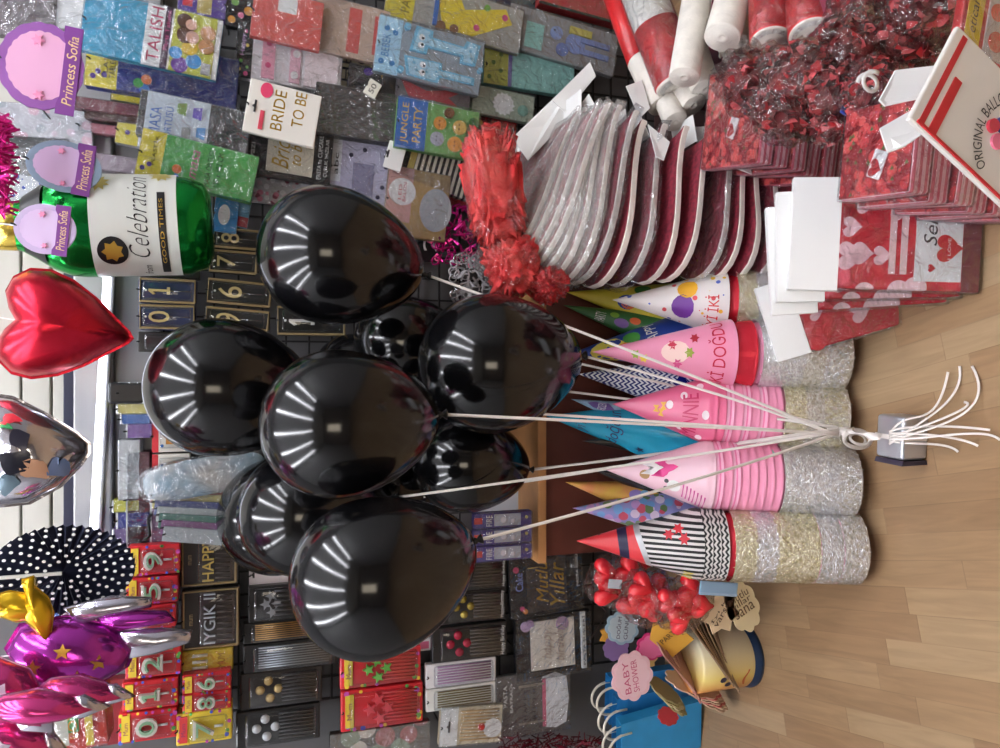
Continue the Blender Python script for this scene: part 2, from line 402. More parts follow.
# black wire grid panels that carry the packs
def grid_panel(label, x0, x1, z0, z1, y=YB-.018, st=.05):
    b = bmesh.new()
    n = int((x1-x0)/st)
    for i in range(n+1):
        x = x0+(x1-x0)*i/n; join(b, bm_box(x-.0022, x+.0022, y-.0022, y+.0022, z0, z1))
    n = int((z1-z0)/st)
    for i in range(n+1):
        z = z0+(z1-z0)*i/n; join(b, bm_box(x0, x1, y-.0065, y-.002, z-.0022, z+.0022))
    o = obj('grid_panel', mesh_of(b, 'grid'), DWIRE); tag(o, label, 'grid panel', 'wire display grids on the wall')
    return o
grid_panel('black wire display grid behind the candle packs and balloons', -.75, .28, .02, 1.24)
grid_panel('black wire display grid behind the party banner packs', .30, 1.15, .02, 1.24)

# camera
cd = bpy.data.cameras.new('camera'); cd.sensor_width = 36; cd.lens = 27; cd.clip_start = .02
co = bpy.data.objects.new('camera', cd); COL.objects.link(co); SC.camera = co
fw = Vector((0, CP, -SP)); dn = Vector((0, -SP, -CP)); upv = Vector((1, 0, 0))
co.matrix_world = Matrix(((dn.x, upv.x, -fw.x, CAM.x), (dn.y, upv.y, -fw.y, CAM.y), (dn.z, upv.z, -fw.z, CAM.z), (0, 0, 0, 1)))
SC.view_settings.view_transform = 'Standard'; SC.view_settings.look = 'None'; SC.view_settings.gamma = 1.0
SC.view_settings.use_curve_mapping = False; SC.view_settings.exposure = 0.4
wd = bpy.data.worlds.new('world'); SC.world = wd; wd.use_nodes = True
wd.node_tree.nodes['Background'].inputs[0].default_value = (.8, .85, 1, 1); wd.node_tree.nodes['Background'].inputs[1].default_value = .3

# ------------------------------------------------------------------ balloons
latex = M('black_latex', (9, 9, 11), .13, spec=.6)
knot_m = M('black_latex_knot', (16, 16, 18), .3)
def balloon_bm():
    pr = []
    n = 34
    for i in range(n+1):
        f = math.pi*i/n; s, q = math.sin(f), math.cos(f)
        if q >= 0: r, z = s, q
        else:
            z = q*1.42; r = s*(1 - .16*q*q)
            if f > 2.7: r = max(r, .045)
        pr.append((max(r, 0.0) if i < n else .042, z))
    pr[0] = (0, 1)
    return bm_lathe(pr, 48)
BMESH = mesh_of(balloon_bm(), 'balloon', True)
kb = bm_lathe([(.03, .02), (.04, 0), (.055, -.03), (.028, -.055), (.05, -.085), (.075, -.12), (.06, -.12), (.02, -.07)], 16)
KMESH = mesh_of(kb, 'knot', True)
TIE = P(838, 432, 1.06)
balloons = []
def balloon(px, wpx, ang, D, label, lean=0.0, sy=1.0):
    """px: middle of the round part; wpx: width in the photo; ang: swing of the neck in the photo plane"""
    x, y = px; rad = wpx/2*mpp(x, D)
    cen = P(x, y, D)
    m = Matrix.Translation(cen) @ Matrix.Rotation(R(ang), 4, 'Y') @ Matrix.Rotation(R(lean), 4, 'X') @ Matrix.Diagonal((rad, rad, rad*sy, 1))
    o = bpy.data.objects.new('balloon', BMESH); COL.objects.link(o); o.matrix_world = m
    if not BMESH.materials: BMESH.materials.append(latex); KMESH.materials.append(knot_m)
    tag(o, label, 'balloon', 'black latex balloons of the bunch')
    k = bpy.data.objects.new('knot', KMESH); COL.objects.link(k); k.parent = o; k.matrix_local = Matrix.Translation((0, 0, -1.41))
    balloons.append((o, m @ Vector((0, 0, -1.48)), label))
    return o
#        centre      width  swing depth
balloon((328, 255), 138, 9, 1.36, 'black balloon at the right edge of the bunch, beside the champagne bottle balloon')
balloon((488, 364), 140, -5, 1.30, 'black balloon hanging lowest in the bunch, in front of the brown counter')
balloon((218, 387), 138, 8, 1.40, 'black balloon highest in the bunch, in front of the wall packs')
balloon((336, 424), 149, -4, 1.14, 'large black balloon in the middle of the bunch')
balloon((370, 578), 158, -15, 1.05, 'large black balloon nearest the camera, at the lower left of the bunch')
balloon((303, 512), 126, -6, 1.40, 'black balloon behind and above the large nearest one')
balloon((278, 516), 116, -4, 1.62, 'black balloon half hidden at the outer left of the bunch')
balloon((462, 462), 100, 8, 1.44, 'black balloon low at the back of the bunch, over the counter edge')
balloon((400, 342), 92, -4, 1.60, 'black balloon wedged between the two upper right balloons')
balloon((392, 482), 88, 0, 1.62, 'small dark balloon glimpsed between the middle and nearest balloons')
balloon((352, 372), 76, 0, 1.70, 'sliver of a black balloon above the middle balloon')
rib_m = M('white_satin_ribbon', (236, 228, 222), .3, spec=.6)
def flat_ribbon(path, w, normal=Vector((0, -1, .15))):
    b = bmesh.new(); prev = None; pts = [Vector(p) for p in path]
    for i, p in enumerate(pts):
        t = (pts[min(i+1, len(pts)-1)] - pts[max(i-1, 0)]).normalized()
        nrm = normal(i/(len(pts)-1)) if callable(normal) else normal
        s = t.cross(nrm)
        if s.length < .05: s = t.cross(Vector((1, 0, 0)))
        s.normalize(); q = t.cross(s).normalized()
        cur = [b.verts.new(p + s*w/2*a + q*.0004*d) for a, d in ((-1,-1),(1,-1),(1,1),(-1,1))]
        if prev:
            for k in range(4): b.faces.new((prev[k], prev[(k+1)%4], cur[(k+1)%4], cur[k]))
        else: b.faces.new(cur)
        prev = cur
    b.faces.new(prev[::-1]); bmesh.ops.recalc_face_normals(b, faces=b.faces)
    return b
short = ['right edge balloon', 'lowest balloon', 'highest balloon', 'middle balloon', 'nearest lower left balloon', 'balloon behind the nearest one', 'outer left balloon',
         'low back balloon over the counter', 'wedged upper balloon', 'small dark balloon', 'sliver balloon above the middle one']
for i, (o, nk, lab) in enumerate(balloons):
    e = TIE + Vector(((i-5)*.0016, (i % 3-1)*.003, .0))
    d = e-nk
    sag = Vector((0, -.01, -.02 - .006*(i % 3)))
    path = bez(nk, nk+d*.3+sag, nk+d*.7+sag, e, 20)
    r = obj('balloon_ribbon', mesh_of(flat_ribbon(path, .0048), 'ribbon', True), rib_m)
    tag(r, 'white ribbon running down from the %s to the floor weight' % short[i], 'ribbon', 'white ribbons of the balloon bunch')
# gathered, twisted tail that reaches the weight, and the loose ends on the floor
WT = F(914, 436, .0); wsz = .036
tp = bez(TIE, TIE+Vector((.012, -.02, -.03)), WT+Vector((-.0, .05, .10)), WT+Vector((0, -.0, .07)), 30)
tw = obj('twisted_ribbon', mesh_of(flat_ribbon(tp, .013, lambda t: Vector((math.sin(7*t), -math.cos(7*t), .2))), 'ribbon', True), rib_m)
tag(tw, 'white ribbon twisted from the gathered strings to the silver weight', 'ribbon')
lp = []
for k in range(60):
    t = k/59*2*math.pi*3
    q = 1+.35*math.sin(t/3+.6); lp.append(TIE + Vector((.013*q*math.sin(t+.2)-.012, -.014+.006*math.sin(t*.5), .026*q*math.cos(t)-.030)))
lo = obj('ribbon_loops', mesh_of(flat_ribbon(lp, .005, Vector((.2, -1, .3))), 'ribbon', True), rib_m)
tag(lo, 'looped white ribbon gathering the balloon strings above the floor', 'ribbon')
wt = thing('balloon_weight', 'small silver foil balloon weight on the wooden floor', 'balloon weight', Matrix.Translation(WT) @ Matrix.Rotation(R(-3), 4, 'Z'))
wf = M('weight_foil', (196, 198, 204), .28, .75, bump=.5, bs=25)
b = bm_box(-wsz, wsz, -wsz*.8, wsz*.8, 0, .052, .006, 2)
obj('foil_block', mesh_of(b, 'block', True), wf, wt)
b = bm_prism([(-wsz*1.02, .002), (-wsz*1.02, .05), (-wsz*1.02-.008, .053), (-wsz*1.02-.007, .0)], -wsz*.8, wsz*.8)
obj('folded_flap', mesh_of(b, 'flap'), M('weight_flap', (70, 66, 84), .3, .5), wt)
b = bmesh.new()
for s in (-1, 1): join(b, flat_ribbon([(0, s*wsz*.82, .004), (0, s*wsz*.82, .053), (0, 0, .0545)], .008, Vector((0, s, 1))))
obj('ribbon_band', mesh_of(b, 'band'), rib_m, wt)
ends = [((898,430),(940,420),(965,405),(960,366)), ((902,436),(950,425),(1003,420),(972,366)), ((900,440),(930,445),(948,440),(958,452)),
        ((905,432),(950,440),(985,425),(1000,440)), ((900,436),(940,428),(985,405),(964,402)), ((903,428),(930,400),(935,440),(948,372)),
        ((904,440),(940,432),(960,436),(978,446)), ((900,430),(925,425),(945,424),(990,430))]
nm = ['curling toward the strawberry packs', 'in the widest curl', 'short and straight', 'reaching farthest from the weight', 'bent back in a hook', 'rising in a thin loop', 'split at its tip', 'lying straight along the boards']
for i, q in enumerate(ends):
    pts = [F(x, y, .003+.0015*i) for x, y in q]
    pts[0] = WT + Vector(((i-4)*.003, -.005, .058)); pts[1].z += .045
    mid = bez(*pts, n=24)
    mid[-1].z = max(mid[-1].z, .004)
    mid = [Vector((p.x, p.y, max(p.z, .004))) for p in mid]
    r = obj('curled_ribbon', mesh_of(flat_ribbon(mid, .0036, lambda t: Vector((math.sin(3*t)*.6, -.3, 1))), 'ribbon', True), rib_m)
    tag(r, 'loose white ribbon end on the floor by the silver weight, %s' % nm[i], 'ribbon', 'loose ribbon ends')

# ------------------------------------------------------------------ counter behind the hats
cyf = 1.50; ctz = P(536, 500, cyf).z
cx0 = P(600, 552, cyf).x; cx1 = P(600, 262, cyf).x
ct = thing('counter', 'dark red-brown wooden counter with a pale wood edge behind the party hats', 'counter', Matrix.Translation(((cx0+cx1)/2, cyf+.13, 0)))
hw = (cx1-cx0)/2; VEN = M('red_brown_veneer', (104, 52, 40), .45, mottle=.12, ms=9)
box('front_panel', -hw, hw, -.13, -.112, 0, ctz-.02, VEN, ct, .002)
box('side_panel', -hw, -hw+.02, -.112, .13, 0, ctz-.02, VEN, ct, .002)
box('side_panel', hw-.02, hw, -.112, .13, 0, ctz-.02, VEN, ct, .002)
box('counter_top', -hw-.012, hw+.012, -.142, .13, ctz-.02, ctz, M('pale_wood_edge', (196, 140, 88), .45, mottle=.1, ms=12), ct, .003)
rs = thing('hat_riser', 'low dark wooden step behind the hat stacks, carrying the single hats', 'step', Matrix.Translation(((cx0+cx1)/2, 1.415, 0)))
box('step_board', -hw+.02, hw-.02, -.085, .075, .112, .13, VEN, rs, .003)
box('step_front', -hw+.02, hw-.02, -.08, -.064, 0, .112, VEN, rs, .002)

# ------------------------------------------------------------------ party hats
VK = [1.0]
def cone_pt(Rr, L, a, v, out=0.0):
    v = 1-(1-v)/VK[0]
    r = Rr*(1-v)+out
    return Vector((r*math.sin(a), -r*math.cos(a), v*L))
def cone_bm(Rr, L, rim=True):
    return bm_lathe([(Rr+.0008, -.009), (Rr+.0008, -.006), (Rr, -.005), (Rr, 0)] + [(Rr*(1-v), L*v) for v in (.05,.2,.4,.6,.8,.95)] + [(0, L)], 40)
def hat_text(par, Rr, L, s, a0, a1, v0, v1, mat, shear=0.0):
    k = R(1)
    return obj('lettering', text_fit(s, a0*k, a1*k, v0, v1, lambda x, z, d: cone_pt(Rr, L, x, z, .0014), shear), mat, par)
def hat_patch(par, Rr, L, name, pts, mat, out=.0009):
    """a printed or stuck shape on the cone; pts in degrees round it and share of its height"""
    k = R(1); b = bmesh.new(); n = len(pts)
    ca = sum(p[0] for p in pts)/n; cv = sum(p[1] for p in pts)/n
    cen = b.verts.new(cone_pt(Rr, L, ca*k, cv, out)); rr = []
    for s in (.5, 1): rr.append([b.verts.new(cone_pt(Rr, L, (ca+(a-ca)*s)*k, cv+(v-cv)*s, out)) for a, v in pts])
    for i in range(n):
        j = (i+1) % n
        b.faces.new((cen, rr[0][i], rr[0][j])); b.faces.new((rr[0][i], rr[1][i], rr[1][j], rr[0][j]))
    bmesh.ops.recalc_face_normals(b, faces=b.faces)
    return obj(name, mesh_of(b, name, True), mat, par)
def tinsel_bm(Rr, h, n=420, seed=1):
    rnd = random.Random(seed)
    b = bmesh.new(); sg = 72; rows_ = 9; g = []
    for k in range(rows_):
        z = h*(.62-1.15*k/(rows_-1)); g.append([b.verts.new(((Rr+.0012+rnd.uniform(0,.0013))*math.sin(2*math.pi*i/sg), -(Rr+.0012+rnd.uniform(0,.0013))*math.cos(2*math.pi*i/sg), z+rnd.uniform(-.0004,.0004))) for i in range(sg)])
    for A, B in zip(g, g[1:]):
        for i in range(sg):
            j = (i+1) % sg
            b.faces.new((A[i], A[j], B[j], B[i])[::-1])
    for i in range(n):
        a = rnd.uniform(0, 2*math.pi); z0 = rnd.uniform(-.4*h, .5*h); ln = rnd.uniform(.15, .5)*h
        r0 = Rr+rnd.uniform(.0015, .0026); r1 = r0+rnd.uniform(-.0005, .0012); wv = rnd.uniform(.0004, .0012); da = rnd.uniform(-.22, .22)
        p0 = Vector((r0*math.sin(a), -r0*math.cos(a), z0+ln*.5)); p1 = Vector((r1*math.sin(a+da), -r1*math.cos(a+da), z0-ln*.5))
        tn = Vector((math.cos(a+rnd.uniform(-.5,.5)), math.sin(a), rnd.uniform(-.6,.6))).normalized()*wv
        vs = [b.verts.new(q) for q in (p0-tn, p0+tn, p1+tn*.7, p1-tn*.7)]; b.faces.new(vs)
    return b
HR = .0645
def tins_mat(name, c1, c2):
    return M(name, c1, .2, .78, mottle=.3, ms=190, rgb2=c2, bump=.9, bs=300)
T_S = tins_mat('tinsel_silver', (255,255,255), (214,215,220)); T_G = tins_mat('tinsel_gold', (255,252,232), (214,206,168)); T_B = tins_mat('tinsel_mixed', (255,254,250), (208,202,188))
TIN = {}
for nm_, mt in (('s', T_S), ('g', T_G), ('b', T_B)):
    for k in range(2):
        me = mesh_of(tinsel_bm(HR, .034, seed=hash(nm_) % 7+k*13 if False else ord(nm_)+k*13), 'tinsel'); me.materials.append(mt); TIN[nm_+str(k)] = me
CONES = {}
def plain_cone(Rr, L, mat):
    k = (Rr, L, mat.name)
    if k not in CONES:
        me = mesh_of(cone_bm(Rr, L), 'cone', True); me.materials.append(mat); CONES[k] = me
    return CONES[k]
def axis_frame(base, tip, spin=0.0):
    z = (tip-base).normalized(); y = Vector((0, 1, 0)); y = (y - z*y.dot(z)).normalized(); x = y.cross(z)
    m = Matrix(((x.x, y.x, z.x, base.x), (x.y, y.y, z.y, base.y), (x.z, y.z, z.z, base.z), (0, 0, 0, 1)))
    return m @ Matrix.Rotation(spin, 4, 'Z')
ORD = ['topmost', 'second', 'third', 'fourth', 'fifth', 'sixth', 'seventh', 'eighth', 'ninth', 'tenth', 'eleventh', 'twelfth', 'thirteenth', 'fourteenth', 'fifteenth', 'sixteenth']
def hat(label, base, tip, mat, L, Rr=HR, tinsel=None, spin=0.0, group=None):
    h = thing('party_hat', label, 'party hat', axis_frame(base, tip, 0), group)
    o = bpy.data.objects.new('cone', plain_cone(Rr, L, mat)); COL.objects.link(o); o.parent = h
    if tinsel:
        t = bpy.data.objects.new('tinsel_trim', TIN[tinsel]); COL.objects.link(t); t.parent = h; t.matrix_local = Matrix.Rotation(spin, 4, 'Z')
    return h
PINK = (240, 150, 182); c_pinkhat = M('pink_hat_card', (240,152,184), .3, coat=.3)
c_pinkband = stripe_mat('pink_white_bands', (244,178,205), (232,120,165), freq=130, axis=2, rough=.35, duty=.6)
c_redfoil = M('red_foil_card', (212, 44, 62), .25, .4, bump=.4, bs=40)
c_bw = stripe_mat('black_white_stripes', (230,226,222), (24,24,26), freq=95, axis=2, rough=.35, zig=0)
c_bwz = stripe_mat('black_white_crinkle', (214,210,206), (26,26,28), freq=120, axis=2, rough=.4, zig=.5, zf=170, axis2=0)
def stack(tip_px, base_px, desc, seq, L=None, Db=None, Dt=None, lean=.2):
    """seq: (x in the photo of the hat's rim, material, tinsel key, look) from the top hat to the lowest"""
    B = F(base_px[0]-5, base_px[1], .028); B.y += .045
    T = P(tip_px[0], tip_px[1], B.y + Dt)
    ax = (T-B); full = ax.length; hats = []
    for i, (px, mat, tk, look) in enumerate(seq):
        # share of the axis from the foot
        lo_, hi_ = 0.0, 1.0
        for _ in range(30):
            mid = (lo_+hi_)/2; q = B+ax*mid - CAM
            v = 500 + FPX*(q.dot(dn)/q.dot(fw))
            if v > px: lo_ = mid
            else: hi_ = mid
        base = B + ax*lo_
        lab = '%s, %s in stack %s' % (look, ORD[i], desc)
        hats.append(hat(lab, base, T, mat, hats[0].children[0].data.vertices[-1].co.z if i else (T-base).length, HR, tk, i*1.3, 'party hats stacked ' + desc))
    return hats, B, T
sil = 'silver tinsel rimmed hat'; gol = 'gold tinsel rimmed hat'; mxd = 'silver and gold tinsel rimmed hat'
pk = 'pink rimmed paper hat'
# 1: white IKI hat under the wrapped boards
w_hat = pattern_mat('white_confetti_card', (238,232,230), [(220,70,80),(90,110,200),(240,190,60)], 45, rough=.35, thresh=.22)
hs, B1, T1 = stack((612,300), (818,303), 'by the wrapped boards', [(718, w_hat, None, 'white confetti party hat with red lettering'), (742, c_redfoil, 'g0', 'gold tinsel rimmed red hat'), (760, c_pinkhat, 's1', sil), (780, c_pinkhat, 's0', sil), (802, c_pinkhat, 'b0', mxd)], .26, Dt=.14)
def top_len(h): return h.children[0].data.vertices[-1].co.z
L = top_len(hs[0])
hat_text(hs[0], HR, L, 'İYİ İKİ', -62, 8, .05, .17, c((214,44,52)))
hat_patch(hs[0], HR, L, 'printed_balloon', [(-20+34*math.cos(t*.5), .36+.1*math.sin(t*.5)) for t in range(12)], c((110,50,150)))
hat_patch(hs[0], HR, L, 'printed_balloon', [(30+26*math.cos(t*.5), .32+.09*math.sin(t*.5)) for t in range(12)], c((240,180,50)))
# 2: pink birthday hat
hs, B, T = stack((592,352), (852,355), 'under the birthday hat', [(724, c_pinkhat, None, 'pink party hat with red birthday lettering and flowers'), (743, c_redfoil, None, 'red foil rimmed hat'), (764, c_pinkhat, 's0', sil), (784, c_pinkhat, 's1', sil), (804, c_pinkhat, 'b1', mxd), (824, c_pinkhat, 's0', sil), (842, c_pinkhat, 'b0', mxd)], .27, Dt=.15)
h = hs[0]; L = top_len(h)
hat_text(h, HR, L, 'İKİ DOĞDU', -72, 66, .05, .17, c((206,26,66)))
for a, v, cl in ((-26,.62,(236,206,70)),(-10,.68,(150,180,60)),(22,.42,(206,52,80)),(-30,.38,(220,80,140)),(0,.3,(150,160,60)),(34,.26,(190,40,60))):
    hat_patch(h, HR, L, 'printed_flower', [(a+ (12 if t%2 else 7)*math.cos(t*.52)/(1.15-v), v+(.035 if t%2 else .02)*math.sin(t*.52)) for t in range(12)], c(cl))
hat_patch(h, HR, L, 'printed_wreath', [(2+30*math.cos(t*.42), .40+.10*math.sin(t*.42)) for t in range(15)], c((250,214,206)))
# 3: rose pink hat
rose = M('rose_hat_card', (226,108,146), .3, coat=.3)
hs, B, T = stack((612,404), (850,420), 'under the rose hat', [(706, rose, None, 'rose pink hat with MINNIE lettering and white bubbles'), (714, rose, None, pk), (722, c_pinkband, None, pk), (730, c_pinkhat, None, pk), (738, c_pinkband, None, pk), (746, c_pinkhat, None, pk), (754, c_pinkband, None, pk), (762, c_pinkhat, None, pk), (768, c_pinkhat, None, pk), (786, c_pinkhat, 'g0', gol), (806, c_pinkhat, 'b1', mxd), (824, c_pinkhat, 'g1', gol), (842, c_pinkhat, 'b0', mxd)], .25, Dt=.15)
h = hs[0]; L = top_len(h)
hat_text(h, HR, L, 'MINNIE', -66, 34, .14, .29, c((196,30,92)))
for a, v in ((-46,.3),(10,.42),(32,.28),(-60,.1),(50,.12),(-8,.07)):
    hat_patch(h, HR, L, 'printed_bubble', [(a+9*math.cos(t*.52)/(1.15-v), v+.035*math.sin(t*.52)) for t in range(12)], c((250,232,238)))
for a, v in ((-16,.5),(-4,.55),(6,.48)):
    hat_patch(h, HR, L, 'printed_bow', [(a-12, v+.03), (a, v+.008), (a+12, v+.03), (a+12, v-.03), (a, v-.008), (a-12, v-.03)], c((232,176,60)), .0011)
# 4: pale pink hat with the chevron
hs, B, T = stack((606,470), (862,485), 'under the chevron hat', [(704, M('pale_pink_card', (244,200,214), .3, coat=.3), None, 'pale pink hat with a white and pink chevron'), (712, c_pinkband, None, pk), (720, c_pinkhat, None, pk), (728, c_pinkband, None, pk), (736, c_pinkhat, None, pk), (744, c_pinkhat, None, pk), (752, c_pinkhat, None, pk), (760, c_pinkhat, None, pk), (768, c_pinkhat, None, 'pink rimmed hat with mint patches'), (786, c_pinkhat, 's0', sil), (804, c_pinkhat, 's1', sil), (822, c_pinkhat, 's0', sil), (838, c_pinkhat, 'b0', mxd), (852, c_pinkhat, 's1', sil)], .25, Dt=.16)
h = hs[0]; L = top_len(h)
hat_patch(h, HR, L, 'printed_chevron', [(-6,.44),(22,.30),(50,.44),(50,.56),(22,.42),(-6,.56)], c((226,60,140)))
hat_patch(h, HR, L, 'printed_chevron', [(-2,.54),(22,.44),(46,.54),(46,.66),(22,.55),(-2,.66)], c((246,240,240)), .0012)
hat_patch(h, HR, L, 'printed_spot', [(-4+20*math.cos(t*.52), .62+.05*math.sin(t*.52)) for t in range(12)], c((176,128,76)))
for a, v in ((-26,.34),): hat_patch(h, HR, L, 'printed_spot', [(a+16*math.cos(t*.52), v+.065*math.sin(t*.52)) for t in range(12)], c((238,236,234)))
for a in (-37,-15):
    hat_patch(h, HR, L, 'printed_spot', [(a+6*math.cos(t*.52), .41+.022*math.sin(t*.52)) for t in range(12)], c((40,34,38)), .0012)
for k in range(7): hat_patch(h, HR, L, 'printed_stripe', [(-70+k*3, .03+k*.035), (-34+k*3, .03+k*.035), (-34+k*3, .045+k*.035), (-70+k*3, .045+k*.035)], c((214,96,160)))
hat_patch(hs[8], HR, top_len(hs[8]), 'printed_spot', [(52+14*math.cos(t*.52), .06+.05*math.sin(t*.52)) for t in range(12)], c((140,206,188)))
c_rays = stripe_mat('black_white_ray_card', (226,222,220), (24,24,26), 105, 0, .32)
# 5: red spotted hat over black and white ones
melon = pattern_mat('red_card_black_specks', (226,62,70), [(30,20,20),(30,20,20)], 60, rough=.3, thresh=.16)
hs, B, T = stack((577,541), (868,552), 'by the candy bags', [(692, c_rays, None, 'red tipped striped hat with silver line'), (700, c_bwz, None, 'black and white crinkled hat'), (708, c_bwz, None, 'black and white crinkled hat'), (716, c_bwz, None, 'black and white crinkled hat'), (738, c_redfoil, 'g0', gol), (758, c_pinkhat, 's0', sil), (778, c_redfoil, 'g1', gol), (798, c_pinkhat, 'g0', gol), (820, c_pinkhat, 's1', sil), (842, c_pinkhat, 's0', sil), (860, c_pinkhat, 'b0', mxd)], .27, Dt=.17)
h = hs[0]; L = top_len(h)
def sleeve(v0, v1, tilt, out, mat, name):
    b = bmesh.new(); n = 48; lo = []; hi = []
    for i in range(n):
        a = 2*math.pi*i/n; d = tilt*math.sin(a+.5)
        lo.append(b.verts.new(cone_pt(HR, L, a, v0+d, out))); hi.append(b.verts.new(cone_pt(HR, L, a, min(1, v1+(d if v1 < .99 else 0)), out)))
    for i in range(n): b.faces.new((lo[i], lo[(i+1) % n], hi[(i+1) % n], hi[i]))
    bmesh.ops.recalc_face_normals(b, faces=b.faces)
    return obj(name, mesh_of(b, name, True), mat, h)
sleeve(.44, 1.0, .07, .0008, melon, 'red_tip'); sleeve(.40, .45, .07, .0012, M('silver_card', (196,196,200), .3, .4), 'silver_line'); sleeve(.56, .64, .02, .0014, c((40,34,70)), 'navy_band')
hat_text(h, HR, L, 'GÜN', -76, -44, .03, .13, c((240,220,50)))
for a, v in ((30,.24),(40,.16),(20,.12)): hat_patch(h, HR, L, 'printed_flower', [(a+(13 if t%2 else 7)*math.cos(t*.52), v+(.05 if t%2 else .025)*math.sin(t*.52)) for t in range(12)], c((216,50,64)))
# single hats leaning against the counter behind the stacks
def back_hat(tip, base, wpx, mat, look, D=1.20, dy=.1, deco=None):
    D = 1.405 + (D-1.2)*.5; B = P(base[0], base[1], D); T = P(tip[0], tip[1], D+dy*.35+.02)
    k = max(1.0, (T.z-.145)/(T.z-B.z)); VK[0] = k
    Rr = round(wpx/2*mpp(base[0], D)*k, 4); B = T+(B-T)*k; L = round((T-B).length, 4)
    h = hat(look, B, T, mat, L, Rr, None, 0, 'single party hats leaning on the counter')
    if deco: deco(h, Rr, L)
    VK[0] = 1.0
def spots(lst):
    def f(h, r, L):
        for a, v, q, cl in lst: hat_patch(h, r, L, 'printed_balloon', [(a+q*math.cos(t*.52)/(1.1-v), v+q*.0045*math.sin(t*.52)) for t in range(12)], c(cl))
    return f
def words(s, a0, a1, v0, v1, cl, more=()):
    def f(h, r, L):
        hat_text(h, r, L, s, a0, a1, v0, v1, c(cl)); spots(more)(h, r, L)
    return f
yel = M('yellow_hat_card', (226,214,74), .3, coat=.3); grn = M('green_hat_card', (58,118,66), .3, coat=.3)
back_hat((566,292), (655,306), 44, yel, 'yellow party hat with orange and blue balloons, beside the wrapped boards', 1.26, .06, spots([(-12,.36,22,(40,70,170)),(-16,.34,17,(226,110,50)),(40,.2,20,(70,140,60))]))
back_hat((563,305), (660,332), 38, grn, 'green party hat lettered PARTY with purple and orange balloons', 1.24, .08, words('PARTY', -55, 20, .58, .68, (225,225,225), [(-20,.42,16,(120,90,160)),(15,.5,10,(140,190,70)),(5,.3,12,(226,110,60))]))
bws = stripe_mat('black_white_rays', (232,232,228), (22,22,26), freq=160, axis=0, rough=.3)
back_hat((610,304), (705,328), 38, bws, 'black and white striped party hat lettered IYI KI DOGDUN', 1.20, .06, words('İYİ Kİ', -50, 30, .5, .62, (250,250,246), ()))
back_hat((567,355), (680,340), 56, M('blue_hat_card', (38,66,150), .3, coat=.3), 'blue and yellow party hat with orange balloons and white lettering', 1.19, .07, words('HAPPY', -5, 70, .25, .34, (232,232,222), [(-10,.66,34,(232,216,90)),(-20,.52,24,(232,120,56)),(35,.46,16,(70,150,60)),(-2,.36,14,(216,204,206))]))
chev = stripe_mat('blue_white_chevrons', (236,240,242), (30,44,120), freq=95, axis=2, rough=.3, zig=.8, zf=170, axis2=0)
back_hat((578,374), (692,386), 62, chev, 'blue and white chevron party hat behind the pink birthday hat', 1.18, .07, lambda h, r, L: hat_patch(h, r, L, 'blue_foil_band', [(-85,.0),(-40,.0),(0,.0),(40,.0),(85,.0),(85,.24),(40,.24),(0,.24),(-40,.24),(-85,.24)], M('blue_foil', (30,50,190), .2, .7, bump=.5, bs=60)))
back_hat((571,399), (668,424), 40, M('ice_blue_card', (158,196,222), .3, coat=.3, mottle=.15, ms=60), 'ice blue party hat with a violet badge, behind the rose hat', 1.19, .07, lambda h, r, L: (hat_patch(h, r, L, 'violet_badge', [(-34,.64),(-34,.78),(6,.84),(36,.78),(36,.64),(0,.58)], c((110,84,160))), hat_text(h, r, L, 'FROZEN', -30, 32, .66, .74, c((226,226,240)))))
back_hat((546,416), (650,430), 58, M('turquoise_card', (40,170,206), .22, coat=.5), 'turquoise party hat with dark script and a star', 1.21, .08, lambda h, r, L: (hat_text(h, r, L, 'iyi ki', -60, 20, .6, .74, c((24,60,110)), .3), hat_text(h, r, L, 'doğdun', -62, 52, .3, .46, c((24,60,110)), .3), hat_patch(h, r, L, 'printed_star', [(-52+(9 if t%2 else 4)*math.cos(t*.628), .12+(.05 if t%2 else .02)*math.sin(t*.628)) for t in range(10)], c((20,50,90)))))
back_hat((582,441), (706,446), 44, M('black_hat_card', (26,22,20), .3, coat=.4), 'black party hat with gold numerals and a gold ring', 1.17, .06, lambda h, r, L: (hat_text(h, r, L, '10', -30, 22, .56, .68, M('gold_print', (206,166,70), .3, .7)), obj('gold_ring', mesh_of(bm_lathe([(r*.58+.001, L*.42), (r*.58+.002, L*.425), (r*.565+.001, L*.435)], 32), 'ring', True), GOLD, h)))
back_hat((593,470), (672,488), 36, M('black_gloss_card', (30,26,34), .25, coat=.5), 'plain black party hat tucked behind the pale pink hat', 1.19, .05)
back_hat((565,482), (660,502), 44, M('orange_hat_card', (226,148,92), .3, coat=.2, rgb2=(222,196,70), ms=14), 'orange and yellow party hat with a violet and blue fan print', 1.22, .08, spots([(10,.3,16,(150,130,200)),(20,.22,10,(120,180,214))]))
back_hat((572,508), (690,514), 62, pattern_mat('lilac_garden_card', (150,150,206), [(196,150,206),(120,170,220),(214,90,110),(110,140,90),(226,206,226)], 55, rough=.3, thresh=.55), 'lilac and blue garden print party hat beside the red specked hat', 1.16, .08)
